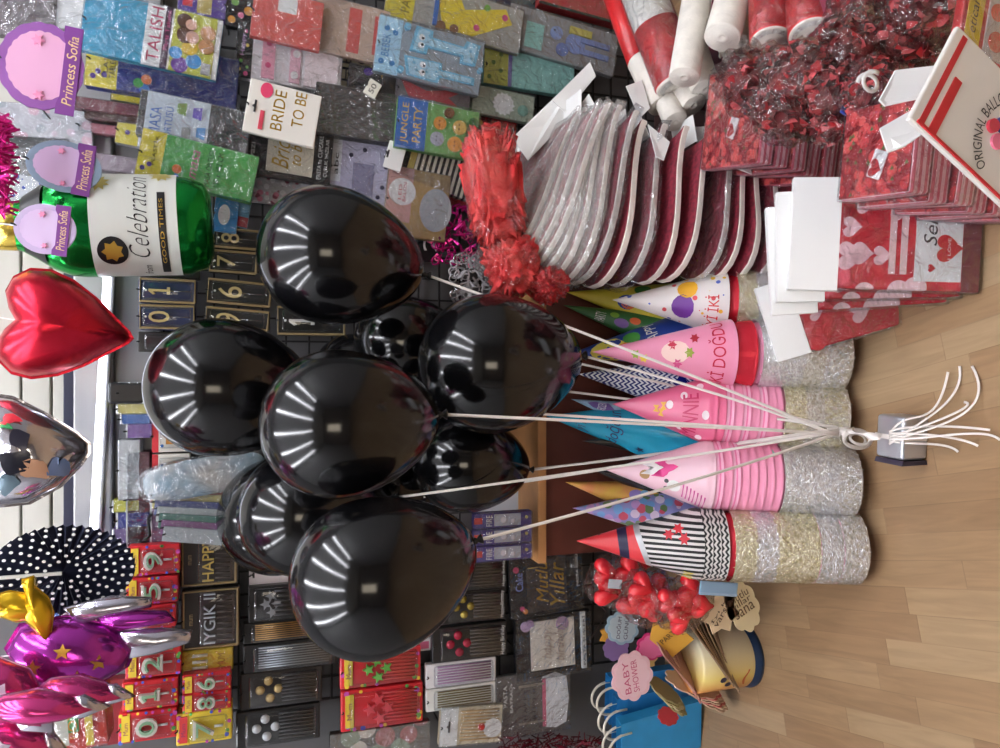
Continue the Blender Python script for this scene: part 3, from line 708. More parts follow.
# ------------------------------------------------------------------ wall wares, right of the balloons (tablecloths, banners, toppers)
def c3(*a): return c(tuple(a))
crk = lambda n, rgb, r=.3: M('crinkled_'+n, rgb, r, 0, bump=.9, bs=30, coat=.3)
YEL = (226, 208, 64)
def three_balloons(p, u, v, r):
    p.discs('printed_balloon', c3(60,120,200), [(u-r, v+.02, r)]); p.discs('printed_balloon', c3(70,160,80), [(u, v-.02, r)]); p.discs('printed_balloon', c3(224,110,50), [(u+r, v+.03, r)])
p = Pack('tablecloth_pack', 'turquoise tablecloth pack with a TALISH party photo card', 'tablecloth pack', (82,220,4,66), 1.60, .014, rot=7, mat=crk('turquoise', (60,160,196)))
p.panel('picture_card', MW, 0, .44, 1, 1); p.text('TALISH', c3(196,40,92), .08, .47, .97, .56); p.panel('title_band', c3(60,30,60), 0, .575, 1, .625); p.text('Parti Takımı', c3(220,90,150), .3, .585, .95, .615)
p.panel('photo_print', c3(196,200,80), .0, .64, 1, .96); p.discs('printed_balloon', c3(110,60,160), [(.12,.72,.13)]); p.discs('printed_balloon', c3(70,150,214), [(.22,.82,.12),(.3,.68,.1)]); p.discs('printed_balloon', c3(232,196,70), [(.42,.78,.12)])
p.discs('printed_hair', c3(96,60,44), [(.62,.74,.14),(.84,.72,.12)]); p.discs('printed_face', c3(226,176,150), [(.6,.79,.1),(.8,.77,.085)]); p.discs('printed_shirt', c3(206,150,100), [(.5,.9,.12),(.72,.9,.12)])
p.panel('barcode', stripe_mat('barcode_lines', (240,240,240), (30,30,30), 900, 0), .04, .88, .22, .95); p.film()
p = Pack('tablecloth_pack', 'dark blue tablecloth pack with yellow header and printed balloons', 'tablecloth pack', (86,238,46,98), 1.66, .024, rot=4, mat=crk('royal_blue', (42,52,130)))
p.panel('header', c(YEL), 0, 0, 1, .2); p.text('PLASTİK', MK, .2, .1, .92, .14); p.text('TABLECLOTH', MK, .2, .15, .92, .19); p.discs('printed_grapes', c3(90,60,140), [(.2,.05,.05),(.3,.08,.05),(.25,.12,.05)]); three_balloons(p, .2, .36, .09); p.text('137 x 183', c3(36,40,96), .25, .62, .6, .7); p.film()
p = Pack('tablecloth_pack', 'silver grey tablecloth pack with yellow balloon header, under the dark blue one', 'tablecloth pack', (112,240,84,110), 1.69, .02, rot=4, mat=crk('grey_sheet', (150,156,166)))
p.panel('header', c(YEL), 0, 0, 1, .34); p.discs('printed_grapes', c3(90,60,140), [(.4,.14,.1),(.5,.2,.1)]); three_balloons(p, .4, .44, .12); p.film()
p = Pack('tablecloth_pack', 'black tablecloth pack with white card of coloured tables, MASA ÖRTÜSÜ', 'tablecloth pack', (138,250,101,146), 1.64, .02, rot=7, mat=crk('black_sheet', (28,32,42)))
p.panel('picture_card', c3(206,220,232), 0, .06, 1, .62); p.text('MASA', c3(60,110,200), .06, .1, .7, .2); p.text('ÖRTÜSÜ', c3(60,110,200), .06, .22, .74, .3)
for u, v, cl in ((.25,.42,(150,156,160)),(.3,.55,(80,150,214)),(.72,.5,(100,80,190)),(.75,.36,(120,160,70))):
    p.shape('printed_table', c(cl), [[(p.xz(u-.14,v+.05)), (p.xz(u+.14,v+.05)), (p.xz(u+.1,v-.03)), (p.xz(u-.1,v-.03))]])
p.film(FILMW)
p = Pack('tablecloth_pack', 'yellow balloon header pack with a white bag, behind the coloured tables pack', 'tablecloth pack', (116,190,126,150), 1.70, .018, rot=8, mat=crk('white_sheet', (220,222,224)))
p.panel('header', c(YEL), 0, 0, 1, .3); p.discs('printed_grapes', c3(90,60,140), [(.5,.15,.1)]); p.film(FILMW)
p = Pack('tablecloth_pack', 'green tablecloth pack lettered MASA ÖRTÜSÜ above the champagne bottle balloon', 'tablecloth pack', (138,256,142,190), 1.62, .024, rot=10, mat=crk('leaf_green', (84,176,88)))
p.panel('header', c(YEL), 0, 0, 1, .2); p.text('PLASTİK', MK, .3, .1, .92, .14); p.discs('printed_grapes', c3(90,60,140), [(.2,.05,.05),(.3,.1,.05)]); three_balloons(p, .24, .3, .09)
p.text('masa', c3(176,80,130), .2, .44, .8, .5, .3); p.text('MASA ÖRTÜSÜ', c3(24,60,36), .1, .56, .92, .62); p.text('137 x 182 CM', c3(24,60,36), .14, .65, .86, .7); p.film()
p = Pack('tablecloth_pack', 'navy folded tablecloth in clear film beside the bride pack', 'tablecloth pack', (202,262,104,172), 1.70, .02, rot=4, mat=crk('navy_sheet', (34,40,56))); p.film(FILMW)
for i, (px, rgb, lab) in enumerate([((70,140,100,112), (120,60,70), 'maroon'), ((84,150,112,122), (96,70,64), 'brown'), ((92,150,156,172), (168,150,160), 'pale mauve'), ((78,130,124,134), (190,120,130), 'rose')]):
    p = Pack('folded_sheet', '%s folded plastic sheet seen edge-on by the oval signs' % lab, 'plastic sheet', px, 1.69+.01*i, .02, rot=3, mat=crk(lab.replace(' ', '_'), rgb)); p.film()
# crumpled silver packs at the top edge of the wall
for i, (px, m, lab, cn) in enumerate([((0,92,104,150), pattern_mat('pink_silver_print', (206,206,212), [(232,190,206),(230,210,222),(176,182,190)], 40, rough=.25, thresh=.4), 'silver foil curtain pack with pale pink print, between the two purple oval signs', 'foil pack'),
        ((-5,70,136,176), M('silver_crumple', (222,224,230), .2, .9, bump=1, bs=18), 'crumpled silver foil curtain pack beside the magenta fringe', 'foil pack'),
        ((-5,58,-10,38), M('dim_foil', (150,140,146), .25, .8, bump=1, bs=16), 'grey foil curtain pack at the top corner of the wall', 'foil pack'),
        ((56,88,-10,30), MW, 'white paper pack beside the turquoise tablecloth', 'paper pack'),
        ((0,60,176,206), pattern_mat('blue_scribble', (226,228,234), [(60,90,190),(210,214,226)], 60, rough=.3, thresh=.3), 'white pack with blue print above the smallest oval sign', 'paper pack')]):
    p = Pack('foil_pack' if 'foil' in cn else 'paper_pack', lab, cn, px, 1.72, .02, rot=2*i-3, mat=m); p.film(FILMW)
# small packs in the row nearest the picture's edge
p = Pack('napkin_pack', 'purple and yellow napkin pack with a red square, above the TALISH card', 'napkin pack', (178,226,-8,16), 1.66, .02, rot=4, mat=c3(96,70,160)); p.panel('printed_square', c3(214,40,50), .3, .1, .7, .3); p.panel('yellow_panel', c3(206,186,110), .1, .4, .9, .7); p.film()
p = Pack('confetti_pack', 'black confetti pack with large orange and green dots', 'confetti pack', (226,256,-8,28), 1.66, .018, rot=2, mat=MK); p.discs('printed_dot', c3(224,150,40), [(.2,.2,.1),(.5,.75,.12)]); p.discs('printed_dot', c3(120,190,70), [(.7,.3,.1)]); p.discs('printed_dot', c3(220,100,140), [(.35,.5,.08)]); p.film()
p = Pack('paper_bunting', 'folded red paper bunting in clear film', 'bunting', (252,322,-6,44), 1.62, .014, rot=6, mat=crk('red_paper', (214,72,64))); p.panel('white_scallop', MW, .62, .35, 1, .62); p.film(FILMW)
p = Pack('paper_bunting', 'red and cream paper bunting in crinkled film, beside the yellow label', 'bunting', (314,388,2,58), 1.64, .014, rot=6, mat=crk('beige_paper', (190,160,140)))
p.panel('red_flag', c3(206,66,58), .1, .45, .9, .62); p.panel('red_flag', c3(206,66,58), .15, .8, .85, .94); p.film(FILMW)
p = Pack('banner_pack', 'white and pink baby banner pack with black dotted header', 'banner pack', (236,342,32,86), 1.66, .018, rot=4, mat=c3(230,226,228))
p.panel('header', MK, 0, 0, 1, .15); p.discs('printed_dot', c3(230,190,60), [(.15,.04,.03),(.6,.1,.03)]); p.discs('printed_dot', c3(220,90,140), [(.08,.1,.04),(.85,.08,.03)]); p.discs('printed_dot', c3(110,190,90), [(.3,.05,.03),(.2,.11,.025)]); p.text('Happy', c3(200,150,210), .4, .04, .8, .09)
p.panel('pink_strip', c3(240,170,190), .06, .24, .94, .36); p.panel('pink_strip', c3(240,190,206), .06, .5, .94, .6); p.discs('printed_flower', c3(224,90,130), [(.3,.3,.05),(.7,.3,.05)]); p.discs('printed_face', c3(250,246,244), [(.2,.55,.07),(.6,.56,.07)])
p.shape('scalloped_flags', c3(244,228,230), [[p.xz(.04,.64), p.xz(.96,.64), p.xz(.96,.92)]+[p.xz(.96-.92*k/12, .95+.02*(k % 2)) for k in range(1,12)]+[p.xz(.04,.92)]]); p.film()
p = Pack('letter_banner', 'cream and black gold letter banner pack beside the baby banner', 'letter banner', (336,372,44,92), 1.69, .016, rot=2, mat=c3(206,190,150)); p.text('HB', MK, .2, .14, .8, .42); p.discs('printed_ring', MK, [(.3,.7,.1),(.7,.7,.1)]); p.film()
p = Pack('sash_pack', 'white BRIDE TO BE card pack with a pink badge', 'sash pack', (246,318,86,140), 1.60, .012, rot=9, mat=c3(232,230,222))
p.text('BRIDE', M('gold_print', (222,182,88), .3, .35), .16, .36, .9, .52); p.text('TO BE', M('gold_print', (222,182,88), .3, .35), .3, .64, .96, .8); p.shape('pink_badge', c3(224,70,110), [circ(*p.xz(.84,.24), p.W*.14, p.W*.11)]); p.panel('printed_line', c3(206,70,90), .1, .2, .45, .26); p.hole(.5, .12)
p = Pack('topper_pack', 'black PASTA ve CUPCAKE cake topper pack under the bride card', 'topper pack', (246,332,128,180), 1.66, .014, rot=5, mat=MK)
p.panel('clear_window', c3(222,212,190), .12, .24, .95, .78); p.text('Bride', M('gold_print', (222,182,88), .3, .35), .2, .3, .9, .5, .35); p.text('to be', M('gold_print', (222,182,88), .3, .35), .3, .5, .8, .64, .35); p.text('PASTA ve CUPCAKE', MW, .1, .83, .95, .88); p.text('ÇUBUK YAZILAR', MW, .16, .91, .9, .96); p.text('yazı', MW, .3, .06, .6, .12); p.film()
for i, (px, lab) in enumerate([((316,396,88,98),'topmost'), ((314,398,97,107),'second'), ((312,398,106,116),'third'), ((312,400,115,126),'fourth'), ((310,400,125,138),'fifth')]):
    p = Pack('flat_pack', 'black flat banner pack, %s of the pile beside the bride card' % lab, 'banner pack', px, 1.68, .05, rot=3, mat=M('black_card_%d' % i, (30+4*i,28+4*i,32+4*i), .3, coat=.3), group='black flat packs'); p.film(FILMW)
p = Pack('sticker_pack', 'lilac sticker sheet pack printed with notes and hearts', 'sticker pack', (330,396,136,206), 1.67, .012, rot=4, mat=c3(196,192,216))
p.panel('header', c3(228,232,238), .3, .0, .95, .16); p.text('abc', MK, .4, .05, .7, .12); p.panel('printed_window', c3(150,146,176), .1, .34, .6, .66); p.discs('printed_dot', c3(60,56,84), [(.7,.3,.03),(.8,.5,.03),(.3,.8,.03),(.6,.84,.03),(.15,.74,.03)]); p.film()
p = Pack('price_card', 'white price card hanging over the lilac sticker pack', 'price card', (386,404,142,170), 1.63, .004, rot=15, mat=MW); p.hole(.5,.1)
p = Pack('price_card', 'small white price tag with print beside the black bead pack', 'price card', (366,379,80,97), 1.62, .004, rot=28, mat=c3(226,226,214)); p.text('50', MK, .2, .3, .8, .7)
p = Pack('bead_pack', 'black and purple bead garland in a clear bag', 'bead pack', (348,382,66,92), 1.67, .02, rot=6, mat=pattern_mat('dark_beads', (20,20,26), [(70,40,130),(20,20,26),(40,40,50),(190,150,60)], 60, rough=.2, thresh=.5)); p.film(FILMW)
# light blue shaped letter banner
p = Pack('letter_banner', 'pale blue baby letter banner with smiling eyes', 'letter banner', (376,482,28,84), 1.62, .014, rot=7, mat=c3(150,160,168))
p.panel('header', c3(170,212,232), 0, 0, 1, .22); p.discs('printed_dot', c3(60,130,190), [(.2,.06,.05),(.2,.16,.05),(.8,.08,.05),(.75,.16,.05)]); p.text('BEBEK', c3(60,130,190), .3, .05, .7, .12)
bl = c3(120,190,222); bl2 = pattern_mat('blue_dotted_card', (170,212,230), [(120,186,216),(120,186,216)], 70, thresh=.25)
def eyes(p, u, v):
    p.discs('printed_eye', MW, [(u-.07,v,.055),(u+.07,v,.055)]); p.discs('printed_pupil', MK, [(u-.06,v+.01,.025),(u+.06,v+.01,.025)])
def poly(p, pts): return [p.xz(*q) for q in pts]
p.shape('blue_letter', bl, [poly(p, [(.06,.3),(.4,.26),(.42,.62),(.30,.62),(.30,.94),(.16,.94),(.16,.62),(.05,.6)])]); p.shape('letter_face', bl2, [poly(p, [(.09,.33),(.37,.29),(.39,.59),(.27,.59),(.27,.91),(.19,.91),(.19,.59),(.08,.57)])]); eyes(p, .23, .44)
p.shape('blue_letter', bl, [poly(p, [(.5,.3),(.96,.34),(.94,.5),(.82,.5),(.8,.8),(.92,.82),(.9,.96),(.5,.93),(.5,.78),(.62,.78),(.63,.47),(.5,.46)])]); p.shape('letter_face', bl2, [poly(p, [(.53,.33),(.93,.37),(.91,.47),(.79,.47),(.77,.83),(.89,.85),(.87,.93),(.53,.9),(.53,.81),(.65,.81),(.66,.44),(.53,.43)])]); eyes(p, .7, .4)
p.discs('printed_ring', bl, [(.12,.24,.06),(.9,.26,.06),(.45,.98,.05)]); p.film()
p = Pack('letter_banner', 'yellow headed letter banner pack with a brown bear and yellow letters', 'letter banner', (386,522,-10,36), 1.65, .014, rot=8, mat=c3(170,168,160))
p.panel('header', c(YEL), 0, 0, 1, .2); p.discs('printed_dot', c3(80,60,40), [(.5,.08,.08)]); p.text('PARTI', c3(130,120,40), .2, .11, .8, .17)
p.shape('yellow_letter', c3(232,208,60), [poly(p, [(.1,.42),(.9,.34),(.95,.5),(.62,.56),(.9,.86),(.6,.92),(.1,.64)])]); p.discs('printed_bear', c3(140,100,70), [(.12,.4,.12),(.14,.5,.1)]); p.discs('printed_patch', c3(210,80,130), [(.3,.66,.07),(.7,.86,.07)]); p.discs('printed_patch', c3(120,180,70), [(.8,.72,.07)]); p.panel('blue_edge', c3(50,110,190), .1, .34, .9, .37); p.film()
p = Pack('letter_banner', 'red shaped letter banner pack under the pale blue one', 'letter banner', (396,470,82,108), 1.66, .014, rot=5, mat=c3(120,110,116)); p.shape('red_letter', c3(206,66,74), [poly(p, [(.1,.2),(.9,.05),(.6,.4),(.95,.95),(.5,.7),(.1,.9),(.3,.5)])]); p.panel('white_edge', MW, .1, .1, .2, .9); p.film(FILMW)
p = Pack('party_set', 'jungle animal party set with blue header', 'party set', (396,478,104,154), 1.63, .018, rot=5, mat=c3(110,168,90))
p.panel('header', c3(50,110,190), 0, 0, 1, .36); p.text('JUNGLE', c3(230,190,60), .1, .06, .9, .16); p.text('PARTY', c3(230,190,60), .15, .2, .85, .3)
for u, v, r, cl in ((.3,.5,.14,(170,176,190)),(.62,.52,.13,(224,150,60)),(.25,.72,.15,(232,160,70)),(.6,.76,.14,(220,180,90)),(.85,.62,.1,(120,80,50)),(.3,.9,.13,(214,110,160)),(.72,.92,.11,(60,120,60))):
    p.discs('printed_animal', c(cl), [(u,v,r)]); p.discs('printed_eye', MK, [(u-.04,v-.01,.014),(u+.04,v-.01,.014)])
p.film()
p = Pack('bag_pack', 'black and cream striped paper bag pack', 'bag pack', (396,474,146,188), 1.66, .018, rot=16, mat=stripe_mat('black_cream_bands', (222,212,190), (26,24,26), 78, 2, duty=.5)); p.panel('black_header', MK, 0, 0, 1, .16); p.panel('gold_band', c3(200,176,90), 0, .16, 1, .24); p.film()
p = Pack('tray_pack', 'gold foil pack with a round pink label and tray, beside the red tissue bag', 'foil pack', (386,448,170,238), 1.66, .02, rot=6, mat=M('gold_tissue', (196,160,96), .3, .5, bump=1, bs=30))
p.panel('pink_film', c3(214,160,150), .2, .0, 1, .4); p.discs('round_label', MW, [(.64,.24,.2)]); p.text('LED', c3(206,60,80), .52, .18, .74, .23); p.text('BALON', c3(206,60,80), .5, .25, .78, .3); p.shape('clear_tray', c3(176,178,182), [circ(*p.xz(.45,.8), p.W*.32, p.W*.24)]); p.film(FILMW)
p = Pack('flower_garland', 'red and yellow flower garland in film beside the striped bags', 'garland', (452,478,168,206), 1.69, .02, rot=4, mat=pattern_mat('red_flowers', (196,50,56), [(232,180,60),(214,60,120),(110,50,60)], 50, thresh=.4)); p.film()
# far end of that wall, toward the rolls
p = Pack('cutout_pack', 'grey pack with a blue elephant cutout', 'cutout pack', (492,616,16,60), 1.66, .014, rot=8, mat=c3(150,150,150))
p.panel('header', c3(36,40,70), 0, 0, 1, .12); p.text('BABY', MW, .2, .03, .8, .09); p.panel('mint_band', c3(150,206,196), .12, .26, .7, .4); p.discs('elephant_body', c3(130,150,206), [(.5,.66,.24)]); p.discs('elephant_ear', c3(110,130,192), [(.28,.56,.15)]); p.discs('elephant_head', c3(142,162,212), [(.62,.5,.15)]); p.shape('elephant_leg', c3(130,150,206), [poly(p, [(.3,.7),(.42,.7),(.42,.94),(.3,.94)]), poly(p, [(.56,.7),(.68,.7),(.68,.94),(.56,.94)])]); p.discs('printed_eye', MK, [(.66,.48,.02)]); p.panel('yellow_tag', c3(210,196,90), .7, .6, .86, .78); p.film()
p = Pack('tissue_pack', 'mint tissue pack with yellow dotted header', 'tissue pack', (484,574,54,90), 1.68, .02, rot=2, mat=c3(150,206,196)); p.panel('header', c3(196,196,90), 0, 0, 1, .26); p.discs('printed_dot', c3(120,150,70), [(.2,.06,.06),(.6,.1,.06),(.4,.18,.06),(.85,.18,.06)]); p.panel('violet_band', c3(130,120,180), 0, .26, 1, .3); p.film()
p = Pack('tissue_pack', 'red flat pack on the wall above the elephant cutout', 'tissue pack', (540,620,-8,14), 1.68, .03, rot=6, mat=c3(186,52,56)); p.panel('dark_rim', c3(40,60,52), 0, 0, .12, 1); p.film()
p = Pack('plate_pack', 'pale pack with a toothed white disc, beside the mint tissue', 'plate pack', (472,534,90,118), 1.67, .016, rot=5, mat=c3(170,180,160)); p.shape('toothed_disc', MW, [starpts(*p.xz(.5,.5), p.W*.42, 14, .84)]); p.discs('mint_disc', c3(130,176,160), [(.4,.82,.2)]); p.film()
p = Pack('flower_garland', 'dark red flower garland pack next to the toothed disc pack', 'garland', (474,516,114,146), 1.69, .018, rot=3, mat=pattern_mat('dark_red_tinsel', (150,30,34), [(200,60,60),(90,20,24),(210,170,90)], 70, thresh=.45, rough=.2)); p.film()
p = Pack('banner_pack', 'dark grey banner pack behind the yellow bear banner', 'banner pack', (440,520,34,60), 1.72, .012, rot=4, mat=c3(90,84,88)); p.film()
p = Pack('foil_pack', 'green and gold foil pack behind the striped bags', 'foil pack', (446,482,86,150), 1.72, .012, rot=4, mat=pattern_mat('green_gold_foil', (110,110,70), [(60,90,60),(196,170,90),(150,60,60)], 50, thresh=.5, rough=.25)); p.film(FILMW)
p = Pack('banner_pack', 'teal banner pack in the top row behind the bear banner', 'banner pack', (500,560,-8,20), 1.72, .012, rot=4, mat=c3(70,90,96)); p.film()
p = Pack('foil_pack', 'smoky clear film pack behind the black flat packs', 'foil pack', (300,400,60,140), 1.74, .008, mat=c3(110,106,108)); p.film(FILMW)
# filler: hanging price strips and small packs around the balloon at the right
p = Pack('candle_pack', 'small bright blue wafer pack with a white oval beside the green tablecloth', 'wafer pack', (214,238,198,232), 1.64, .012, rot=6, mat=c3(40,140,206)); p.shape('white_oval', MW, [circ(*p.xz(.5,.42), p.W*.3, p.H*.25)]); p.film()
p = Pack('candle_pack', 'small pale blue and red packet beside the bright blue wafer pack', 'wafer pack', (226,250,192,226), 1.67, .012, rot=10, mat=c3(110,170,206)); p.panel('red_band', c3(176,40,60), 0, 0, .3, 1); p.film()
p = Pack('candle_pack', 'pink packet with dark red edge above the gold numeral packs', 'wafer pack', (216,250,180,202), 1.70, .012, rot=6, mat=c3(222,130,160)); p.panel('red_band', c3(170,30,50), 0, .7, 1, 1)
p = Pack('foil_pack', 'clear bag of pink and silver confetti over the right edge balloon', 'confetti pack', (250,330,176,206), 1.71, .012, rot=3, mat=pattern_mat('pink_confetti', (190,188,196), [(222,130,160),(230,228,232),(150,60,90),(206,180,190)], 80, thresh=.5)); p.film(FILMW)
p = Pack('card_pack', 'dark slate card pack with pale pink flags behind the right edge balloon', 'card pack', (300,390,196,228), 1.73, .01, rot=2, mat=c3(60,70,84)); p.panel('pale_flags', c3(226,214,218), .2, .8, .8, .98); p.film()
def garland(name, label, px, D, mat, mat2, n=26, seed=3):
    x0, x1, y0, y1 = px; g = thing(name, label, 'foil garland', Matrix.Translation(P((x0+x1)/2, (y0+y1)/2, D)))
    rnd = random.Random(seed); W = (y1-y0)*mpp(x0, D); H = P(x0, y0, D).z-P(x1, y0, D).z
    for part, m, kk in (('foil_loop', mat, n), ('foil_ring', mat2, n//2)):
        b = bmesh.new()
        for i in range(kk):
            cx, cz, q = rnd.uniform(-.5, .5)*W, rnd.uniform(-.5, .5)*H, rnd.uniform(.006, .011)
            t = bm_tube([(cx+q*math.cos(t*.63), rnd.uniform(-.002, .002)-.012*rnd.random(), cz+q*math.sin(t*.63)) for t in range(11)], .0018, 5)
            join(b, t)
        obj(part, mesh_of(b, part, True), m, g)['kind'] = 'stuff'
    b = bmesh.new()
    for i in range(n*3):
        cx, cz = rnd.uniform(-.5, .5)*W, rnd.uniform(-.5, .5)*H; a = rnd.uniform(0, 6.3)
        join(b, bm_box(-.012, .012, -.0004, .0004, -.0025, .0025), Matrix.Translation((cx, -.02*rnd.random(), cz)) @ Euler((rnd.uniform(-1,1), a, rnd.uniform(-1,1))).to_matrix().to_4x4())
    obj('foil_strip', mesh_of(b, 'strips'), mat, g)['kind'] = 'stuff'
MAG = M('magenta_foil', (214, 40, 140), .25, .6); PKF = M('pink_plastic', (236, 110, 150), .35)
garland('foil_garland', 'magenta and pink foil garland of loops hanging behind the bunch', (428,478,206,264), 1.66, MAG, PKF)
garland('foil_garland', 'silver white foil garland below the magenta one', (452,500,258,306), 1.60, M('white_foil', (226,226,232), .25, .6), SILVER, 24, 5)
p = Pack('numeral_pick', 'white plastic numeral 2 on a dark card beside the magenta garland', 'numeral', (420,440,226,262), 1.70, .008, rot=0, mat=MK); p.text('2', MW, .3, .15, .75, .8, depth=.004)
# numeral candles on navy and black cards, centre
navy = M('navy_card', (38,50,92), .35, coat=.4); rope = M('gold_rope', (150,130,90), .5)
GN = M('gold_numeral', (236,212,150), .25, .35); WN = M('white_numeral', (236,232,226), .35)
def numeral_pack(px, ch, label, D=1.72, rot=0, mat=None, num=GN):
    p = Pack('numeral_candle', label, 'numeral candle', px, D, .016, rot=rot, mat=mat or navy, bevel=.006, group='gold numeral candles on navy cards')
    b = bmesh.new(); W, H = p.W/2, p.H
    join(b, bm_tube([(-W+.004, -p.th-.001, .004), (W-.004, -p.th-.001, .004), (W-.004, -p.th-.001, H-.004), (-W+.004, -p.th-.001, H-.004), (-W+.004, -p.th-.001, .004)], .003, 6))
    obj('rope_border', mesh_of(b, 'rope'), rope, p.root)
    p.text(ch, num, .28, .18, .72, .54, depth=.006, name='numeral')
    p.sticks(CHROME, .46, .54, .54, .88, 1, name='candle_stick'); p.discs('wick_tip', MW, [(.5,.13,.04)]); p.blister(.14, .08, .86, .92, .012)
for px, ch, lab, rot, mat in [((138,197,278,304),'1','gold numeral 1 candle on a navy card under the champagne bottle balloon',1,None), ((138,196,304,330),'0','gold numeral 0 candle on a navy card above the highest balloon',0,None), ((208,258,250,274),'7','gold numeral 7 candle on a dark card beside the bottle balloon',2,MK), ((212,262,228,250),'8','gold numeral 8 candle on a dark card beside the blue wafer pack',2,MK), ((206,272,280,306),'6','gold numeral 6 candle on a dark card beside the right edge balloon',4,MK), ((204,270,308,330),'9','gold numeral 9 candle on a dark card, lower of two beside the right edge balloon',4,MK), ((276,346,306,336),'1','silver numeral 1 candle on a black card between the upper balloons',0,MK)]:
    numeral_pack(px, ch, lab, 1.72, rot, mat, WN if 'silver' in lab else GN)
for i, px in enumerate([(138,200,332,352), (140,200,262,278)]):
    p = Pack('candle_pack', ['dark rope edged candle pack half hidden by the highest balloon', 'dark rope edged candle pack peeping out under the bottle balloon'][i], 'candle pack', px, 1.74, .014, mat=c3(52,50,48)); p.blister(.1,.1,.9,.9)
# white numeral boxes with red edge, file folders, speaker
for px, ch, lab in [((152,192,420,452),'E','white card with an orange letter E candle under the highest balloon'), ((152,190,454,482),'D','white card with an orange letter D candle beside the clear folders'), ((206,240,448,462),'B','white letter candle card with red edge, half behind the clear folders')]:
    p = Pack('letter_candle', lab, 'letter candle', px, 1.72, .022, mat=c3(232,228,218), group='orange letter candles'); p.panel('red_edge', c3(206,50,60), 0, 0, 1, .16); p.text(ch, c3(200,130,50), .25, .35, .75, .8, depth=.004, name='letter'); p.discs('printed_dot', c3(60,110,180), [(.2,.25,.05),(.6,.25,.05)]); p.blister(.12,.2,.88,.94,.008)
for px, rgb, lab in [((116,148,404,414),(214,204,120),'yellow paper folder standing at the end of the shelf row'), ((120,150,414,424),(70,110,180),'blue paper folder next to the yellow one'), ((126,152,424,438),(130,90,160),'purple paper folder next to the blue one'),
                     ((112,140,500,512),(200,196,80),'yellow folder above the polka dot fan'), ((116,150,512,528),(60,70,150),'dark blue folder above the polka dot fan'), ((112,150,528,545),(120,100,150),'mauve folder above the red candle boxes'), ((118,140,440,500),(206,206,204),'tall pale folder in clear film beside the fan'), ((118,152,382,404),(216,218,216),'white box beside the small speaker'), ((150,178,486,552),(124,92,120),'purple grey folder bundle behind the clear folders'), ((126,150,452,546),(96,60,66),'maroon folder bundle beside the clear folders')]:
    p = Pack('paper_folder', lab, 'folder', px, 1.745, .05, mat=c(rgb)); p.panel('edge_band', MW, 0, .0, 1, .06); p.film()
sp = thing('small_speaker', 'small black round-faced speaker hanging under the light rail', 'speaker', Matrix.Translation(P(130, 393, 1.70)))
obj('housing', mesh_of(bm_box(-.022, .022, -.01, .03, -.04, .04, .006), 'housing'), MK, sp)
obj('cone_ring', mesh_of(bm_lathe([(.0, -.012), (.010, -.012), (.012, -.018), (.017, -.018), (.019, -.009)], 24), 'ring', True), M('dark_rubber', (34,34,36), .5), sp, mtx=Matrix.Translation((0, 0, -.012)) @ Matrix.Rotation(R(-90), 4, 'X') @ Matrix.Scale(-1, 4, (0,0,1)))
# clear folders fanned on a hook
for i in range(9):
    rgb = [(176,190,200),(60,120,140),(190,90,80),(206,190,120),(80,90,150),(196,206,206),(90,140,130),(150,100,150),(190,196,200)][i]
    nmx = ['pale blue','teal','brick red','straw yellow','indigo','ice white','sea green','violet','silver grey'][i]
    p = Pack('party_folder', '%s sheet in the fanned pile of clear bags behind the highest balloon' % nmx, 'party bag', (146+2*i, 262, 474+7*i, 489+7*i), 1.70-.004*i, .05, rot=2+.8*i, mat=M('folder_sheet_%d' % i, rgb, .2, coat=.5), group='fanned clear bags'); p.film(FILMW)
pc = P(206, 476, 1.64); ph, pw = 58*mpp(200, 1.64), 19*mpp(200, 1.64)
pg = thing('party_folder', 'large clear pouch bulging over the fanned pile of bags', 'party bag', Matrix.Translation(pc) @ Matrix.Rotation(R(-9), 4, 'Y'))
po = [(pw*math.copysign(abs(math.cos(t*.1963))**.6, math.cos(t*.1963)), ph*math.copysign(abs(math.sin(t*.1963))**.6, math.sin(t*.1963))) for t in range(32)]
obj('sheet', mesh_of(bm_puffy(po, .018, 8, .1), 'sheet', True), M('pouch_sheet', (196,190,182), .15, coat=.6, mottle=.3, ms=9, rgb2=(150,186,206), bump=.4, bs=12), pg)
obj('film', mesh_of(bm_puffy([(a*1.14, d*1.08) for a, d in po], .026, 8, .25), 'film', True), FILMW, pg)
hk = obj('wall_hook', mesh_of(bm_tube([P(152,512,1.74), P(148,520,1.62), P(150,536,1.6), P(144,540,1.6)], .003, 6), 'hook', True), DWIRE); tag(hk, 'thin black display hook by the red candle boxes', 'hook')

